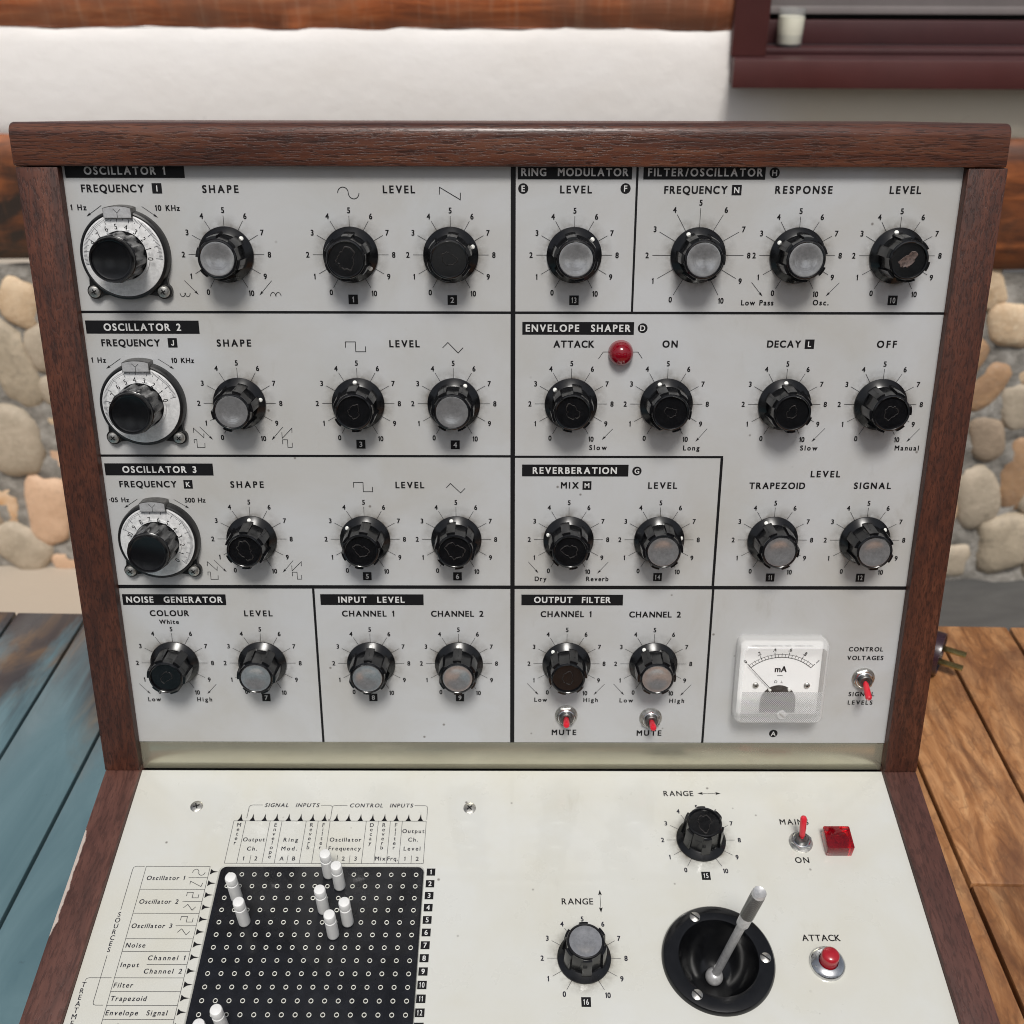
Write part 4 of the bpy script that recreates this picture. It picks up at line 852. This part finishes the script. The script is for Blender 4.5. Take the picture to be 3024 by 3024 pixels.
# stone foundation wall
sw = bgempty('stone_wall'); tag(sw, 'foundation wall of rounded river stones set in rough mortar', 'stone wall')
rnd = random.Random(11)
mo = MB(); nx, nz = 190, 44
vs = []
for j in range(nz+1):
    for i in range(nx+1):
        x = WX0+(WX1-WX0)*i/nx; z = GZ+(-80-GZ)*j/nz
        vs.append((x, YW-7+5*math.sin(x*.05+z*.03)*math.sin(z*.06-x*.02)+rnd.uniform(-4, 4), z))
mo.add(vs, [(j*(nx+1)+i, j*(nx+1)+i+1, (j+1)*(nx+1)+i+1, (j+1)*(nx+1)+i) for j in range(nz) for i in range(nx)], M['mortar']); mo.build('mortar', sw, None, 80)
hand = [(-972, -158, 37, 44, 15, 0), (-1011, -283, 40, 89, 0, 1), (-1043, -448, 53, 71, -10, 2), (-1009, -600, 46, 83, 8, 3), (-1095, -590, 21, 48, 0, 4), (-1083, -702, 60, 49, 40, 2), (-1002, -732, 29, 27, 0, 3), (-955, -386, 14, 28, 0, 0), (-962, -486, 21, 35, 0, 3),
        (888, -184, 46, 42, 0, 0), (868, -306, 30, 49, 15, 5), (933, -352, 30, 49, -20, 2), (891, -416, 35, 49, 0, 6), (972, -490, 31, 75, 0, 5), (902, -554, 41, 69, -15, 2), (978, -654, 58, 68, -10, 1), (937, -281, 21, 22, 0, 0), (886, -702, 31, 37, 0, 2)]
allst = list(hand)
for tr in range(26000):
    x, z = rnd.uniform(WX0, WX1), rnd.uniform(GZ+25, -100)
    if (-1115 < x < -940) or (850 < x < 1010): continue
    a, b = rnd.uniform(26, 60), rnd.uniform(26, 66)
    if all(((x-p)/(a+c+3))**2+((z-q_)/(b+e+3))**2 > .74 for p, q_, c, e, _, _ in allst if abs(x-p) < 140): allst.append((x, z, a, b, rnd.uniform(-30, 30), rnd.randrange(7)))
stn = MB()
ico = bmesh.new(); bmesh.ops.create_icosphere(ico, subdivisions=3, radius=1); ico.verts.ensure_lookup_table()
iv = [v.co.copy() for v in ico.verts]; ifc = [tuple(v.index for v in f.verts) for f in ico.faces]; ico.free()
for x, z, a, b, rt, k in allst:
    p1, p2, p3 = (rnd.uniform(0, 6) for _ in range(3)); T = Matrix.Translation((x, YW+1, z)) @ Matrix.Rotation(R_(rt), 4, 'Y')
    vs = []
    for v in iv:
        s_ = 1+.15*math.sin(2.3*v.x+p1)*math.cos(1.9*v.z+p2)+.06*math.sin(4*v.z+p3+2*v.x)+.03*math.sin(7*v.x+p2+5*v.z)
        e = 3.2; r = (abs(v.x)**e+abs(v.y)**e+abs(v.z)**e)**(-1/e)
        vs.append((v.x*a*s_*r*1.06, v.y*min(a, b)*.5*r, v.z*b*s_*r*1.06))
    stn.add(vs, ifc, STONE[k], T)
stn.build('river_stones', sw, None, 180)

def log(name, zc, rad_z, depth, mat, label, x0=WX0, x1=WX1, seed=0):
    rn = random.Random(seed); n = 90; seg = 24; vs, fs = [], []
    for i in range(n+1):
        x = x0+(x1-x0)*i/n; w = 3.5*math.sin(i*.33+seed)+2.5*math.sin(i*.87+seed*2)
        for j in range(seg):
            a = 2*math.pi*j/seg; e = 7; c, s = math.cos(a), math.sin(a); r = (abs(c)**e+abs(s)**e)**(-1/e)
            vs.append((x, YW+70-c*r*depth+rn.uniform(-1.5, 1.5), zc+s*r*(rad_z+w*.5)+rn.uniform(-1.2, 1.2)))
    for i in range(n):
        for j in range(seg): k = (j+1) % seg; fs.append((i*seg+j, (i+1)*seg+j, (i+1)*seg+k, i*seg+k))
    fs += [tuple(range(seg)), tuple(reversed(range(n*seg, (n+1)*seg)))]
    o = MB().add(vs, fs, mat).build(name, None, Matrix.Rotation(AZ, 4, 'Z'), 60); tag(o, label, 'log'); return o
log('timber_log', 41, 122, 95, M['log_low'], 'dark stained timber log lying on the stone wall', seed=1)
log('timber_log', 432, 122, 92, M['log_up'], 'weathered orange timber log above the white plaster, left of the window', WX0, 312, 3)
log('timber_log', 432, 122, 92, M['log_up'], 'timber log beyond the window on the right', 1500, WX1, 5)
pl = MB(); rnd = random.Random(3)
def plaster_piece(x0, x1, z0, z1, nx, nz):
    vs = []
    for j in range(nz+1):
        for i in range(nx+1):
            t = (148+(z1-148)*0+(z0-148)+(z1-z0)*j/nz)/1.0; z = z0+(z1-z0)*j/nz; x = x0+(x1-x0)*i/nx; q = min(1, max(0, (z-148)/174))
            edge = (z <= 148.1) or (z >= 321.9)
            zz = z+(2.5*math.sin(x*.018)+2*math.sin(x*.049) if edge else 0)
            yy = YW-12-12*max(0, math.sin(math.pi*q))**.5+1.2*math.sin(x*.11+z*.3)*math.sin(z*.17+x*.023)
            vs.append((x, yy, zz))
    pl.add(vs, [(j*(nx+1)+i, j*(nx+1)+i+1, (j+1)*(nx+1)+i+1, (j+1)*(nx+1)+i) for j in range(nz) for i in range(nx)], M['plaster'])
    for z in (z0, z1):
        pl.add([(x0, YW-14, z), (x1, YW-14, z), (x1, YW+60, z), (x0, YW+60, z)], [(0, 1, 2, 3)], M['plaster'])
plaster_piece(WX0, 318, 148, 322, 130, 14); plaster_piece(318, 1482, 148, 241, 60, 7); plaster_piece(1482, WX1, 148, 322, 40, 14)
tag(pl.build('plaster_band', None, Matrix.Rotation(AZ, 4, 'Z'), 60), 'long band of white plaster between the upper and lower logs', 'plaster')

M['grey_boards'] = worn('added_wall_boards', (.15, .145, .14), .7, 0, .3, 9)
reflect_wall = bgempty('added_reflection_wall'); tag(reflect_wall, 'grey board wall added unseen behind the viewer for dark reflections', 'wall')  # added out of view: gives caps and black plastic dark reflections, blocks low sky
mbw = MB()
OPEN = [(-1900, -1400), (-1050, -620), (-260, 200), (520, 960), (1300, 1800)]     # gaps put in so the metal caps reflect bright blotches
for k in range(30):
    x0, x1 = -2400+160*k+1, -2400+160*(k+1)-1
    if any(a < x1 and b > x0 for a, b in OPEN):
        mbw.box(x0, x1, -1700, -1660, GZ, 480, M['grey_boards']); mbw.box(x0, x1, -1700, -1660, 960, 1250, M['grey_boards'])
    else: mbw.box(x0, x1, -1700, -1660, GZ, 1250, M['grey_boards'])
mbw.build('added_boarding', reflect_wall, None, 40)

# window
win = bgempty('window'); tag(win, 'dark maroon window frame with a deep sill at the top right', 'window')
xl, xr_ = 318, 1480
def wb(name, *a, mat=M['maroon'], bev=2.0): MB().box(*a, mat).build(name, win, None, 40, bev)
wb('sill', xl-3, xr_, YW-66, YW+120, 242, 284, mat=M['maroon_dark'])
wb('sill_front', xl-5, xr_+2, YW-72, YW-66.5, 241, 283, mat=M['maroon'], bev=1.0)
wb('jamb', xl-6, xl+50, YW-40, YW+40, 284.5, 1100)
wb('jamb', xr_-60, xr_, YW-40, YW+40, 284.5, 1100)
wb('head', xl-6, xr_, YW-40, YW+40, 1101, 1160)
wb('sill_step', xl+51, xr_-61, YW-12, YW+38, 284.4, 293.5, mat=M['maroon_dark'])
wb('sash_rail', xl+51, xr_-61, YW+39, YW+60, 293.5, 331, mat=M['maroon_dark'])
wb('blind', xl+51, xr_-61, YW+46, YW+50, 340, 1100, mat=M['blind'], bev=.5)
wb('blind_edge', xl+51, xr_-61, YW+40, YW+45, 340, 352, mat=M['blind'], bev=1.0)
wb('dark_interior', xl+51, xr_-61, YW+64, YW+68, 294, 1100, mat=M['dark_gap'], bev=0)
# candle in its glass on the sill
cd = empty('candle_glass', Matrix.Rotation(AZ, 3, 'Z') @ Vector((.414, (YW+13)*S, .2936))); tag(cd, 'small glass with a cream candle standing on the maroon window sill', 'candle')
MB().lathe([(0, .2), (20, .2), (21, 1.5), (22, 58), (21, 58.5), (20.4, 5), (0, 4)], M['glass'], 40).build('glass', cd, None, 50)
MB().lathe([(0, 5.2), (20, 5.2), (21.6, 44), (20, 46), (0, 45)], M['wax'], 36).build('wax', cd, None, 50)

# ---------------------------------------------------------------- mains plug lying on the table
pg = empty('power_plug', (.3315, .667, .0), R_(-31)); tag(pg, 'dark round mains plug with two brass blades lying on the table beside the case', 'plug')
TX = Matrix.Translation((0, 0, 17.2*S)) @ Matrix.Rotation(R_(90), 4, 'Y')
pbm = MB().lathe([(0, -44), (4.5, -44), (5.5, -40), (7, -34), (12, -26), (16.2, -17), (17.2, -8), (17.2, -2), (16.8, 0), (15.4, 0), (15.2, -1.6), (0, -1.6)], M['plug'], 48).build('body', pg, TX, 40)
for s_ in (-1, 1):
    MB().box(-6.35*s_-.8, -6.35*s_+.8, -3.2, 3.2, -1.5, 17, M['brass']).build('blade', pg, TX, 40, .35)
    MB().lathe([(2.4, -1.6), (2.3, -.6), (0, -.2)], M['screw'], 20).build('terminal_screw', pg, TX @ T_(-3.5*s_+3, 8.5, 0), 40)
MB().tube([(-42, 0, 17.2), (-60, -1, 16), (-85, 8, 8), (-110, 30, 3.6), (-140, 58, 3.6), (-185, 75, 3.6), (-240, 70, 3.6)], 3.4, M['rubber'], 12).build('cord', pg)
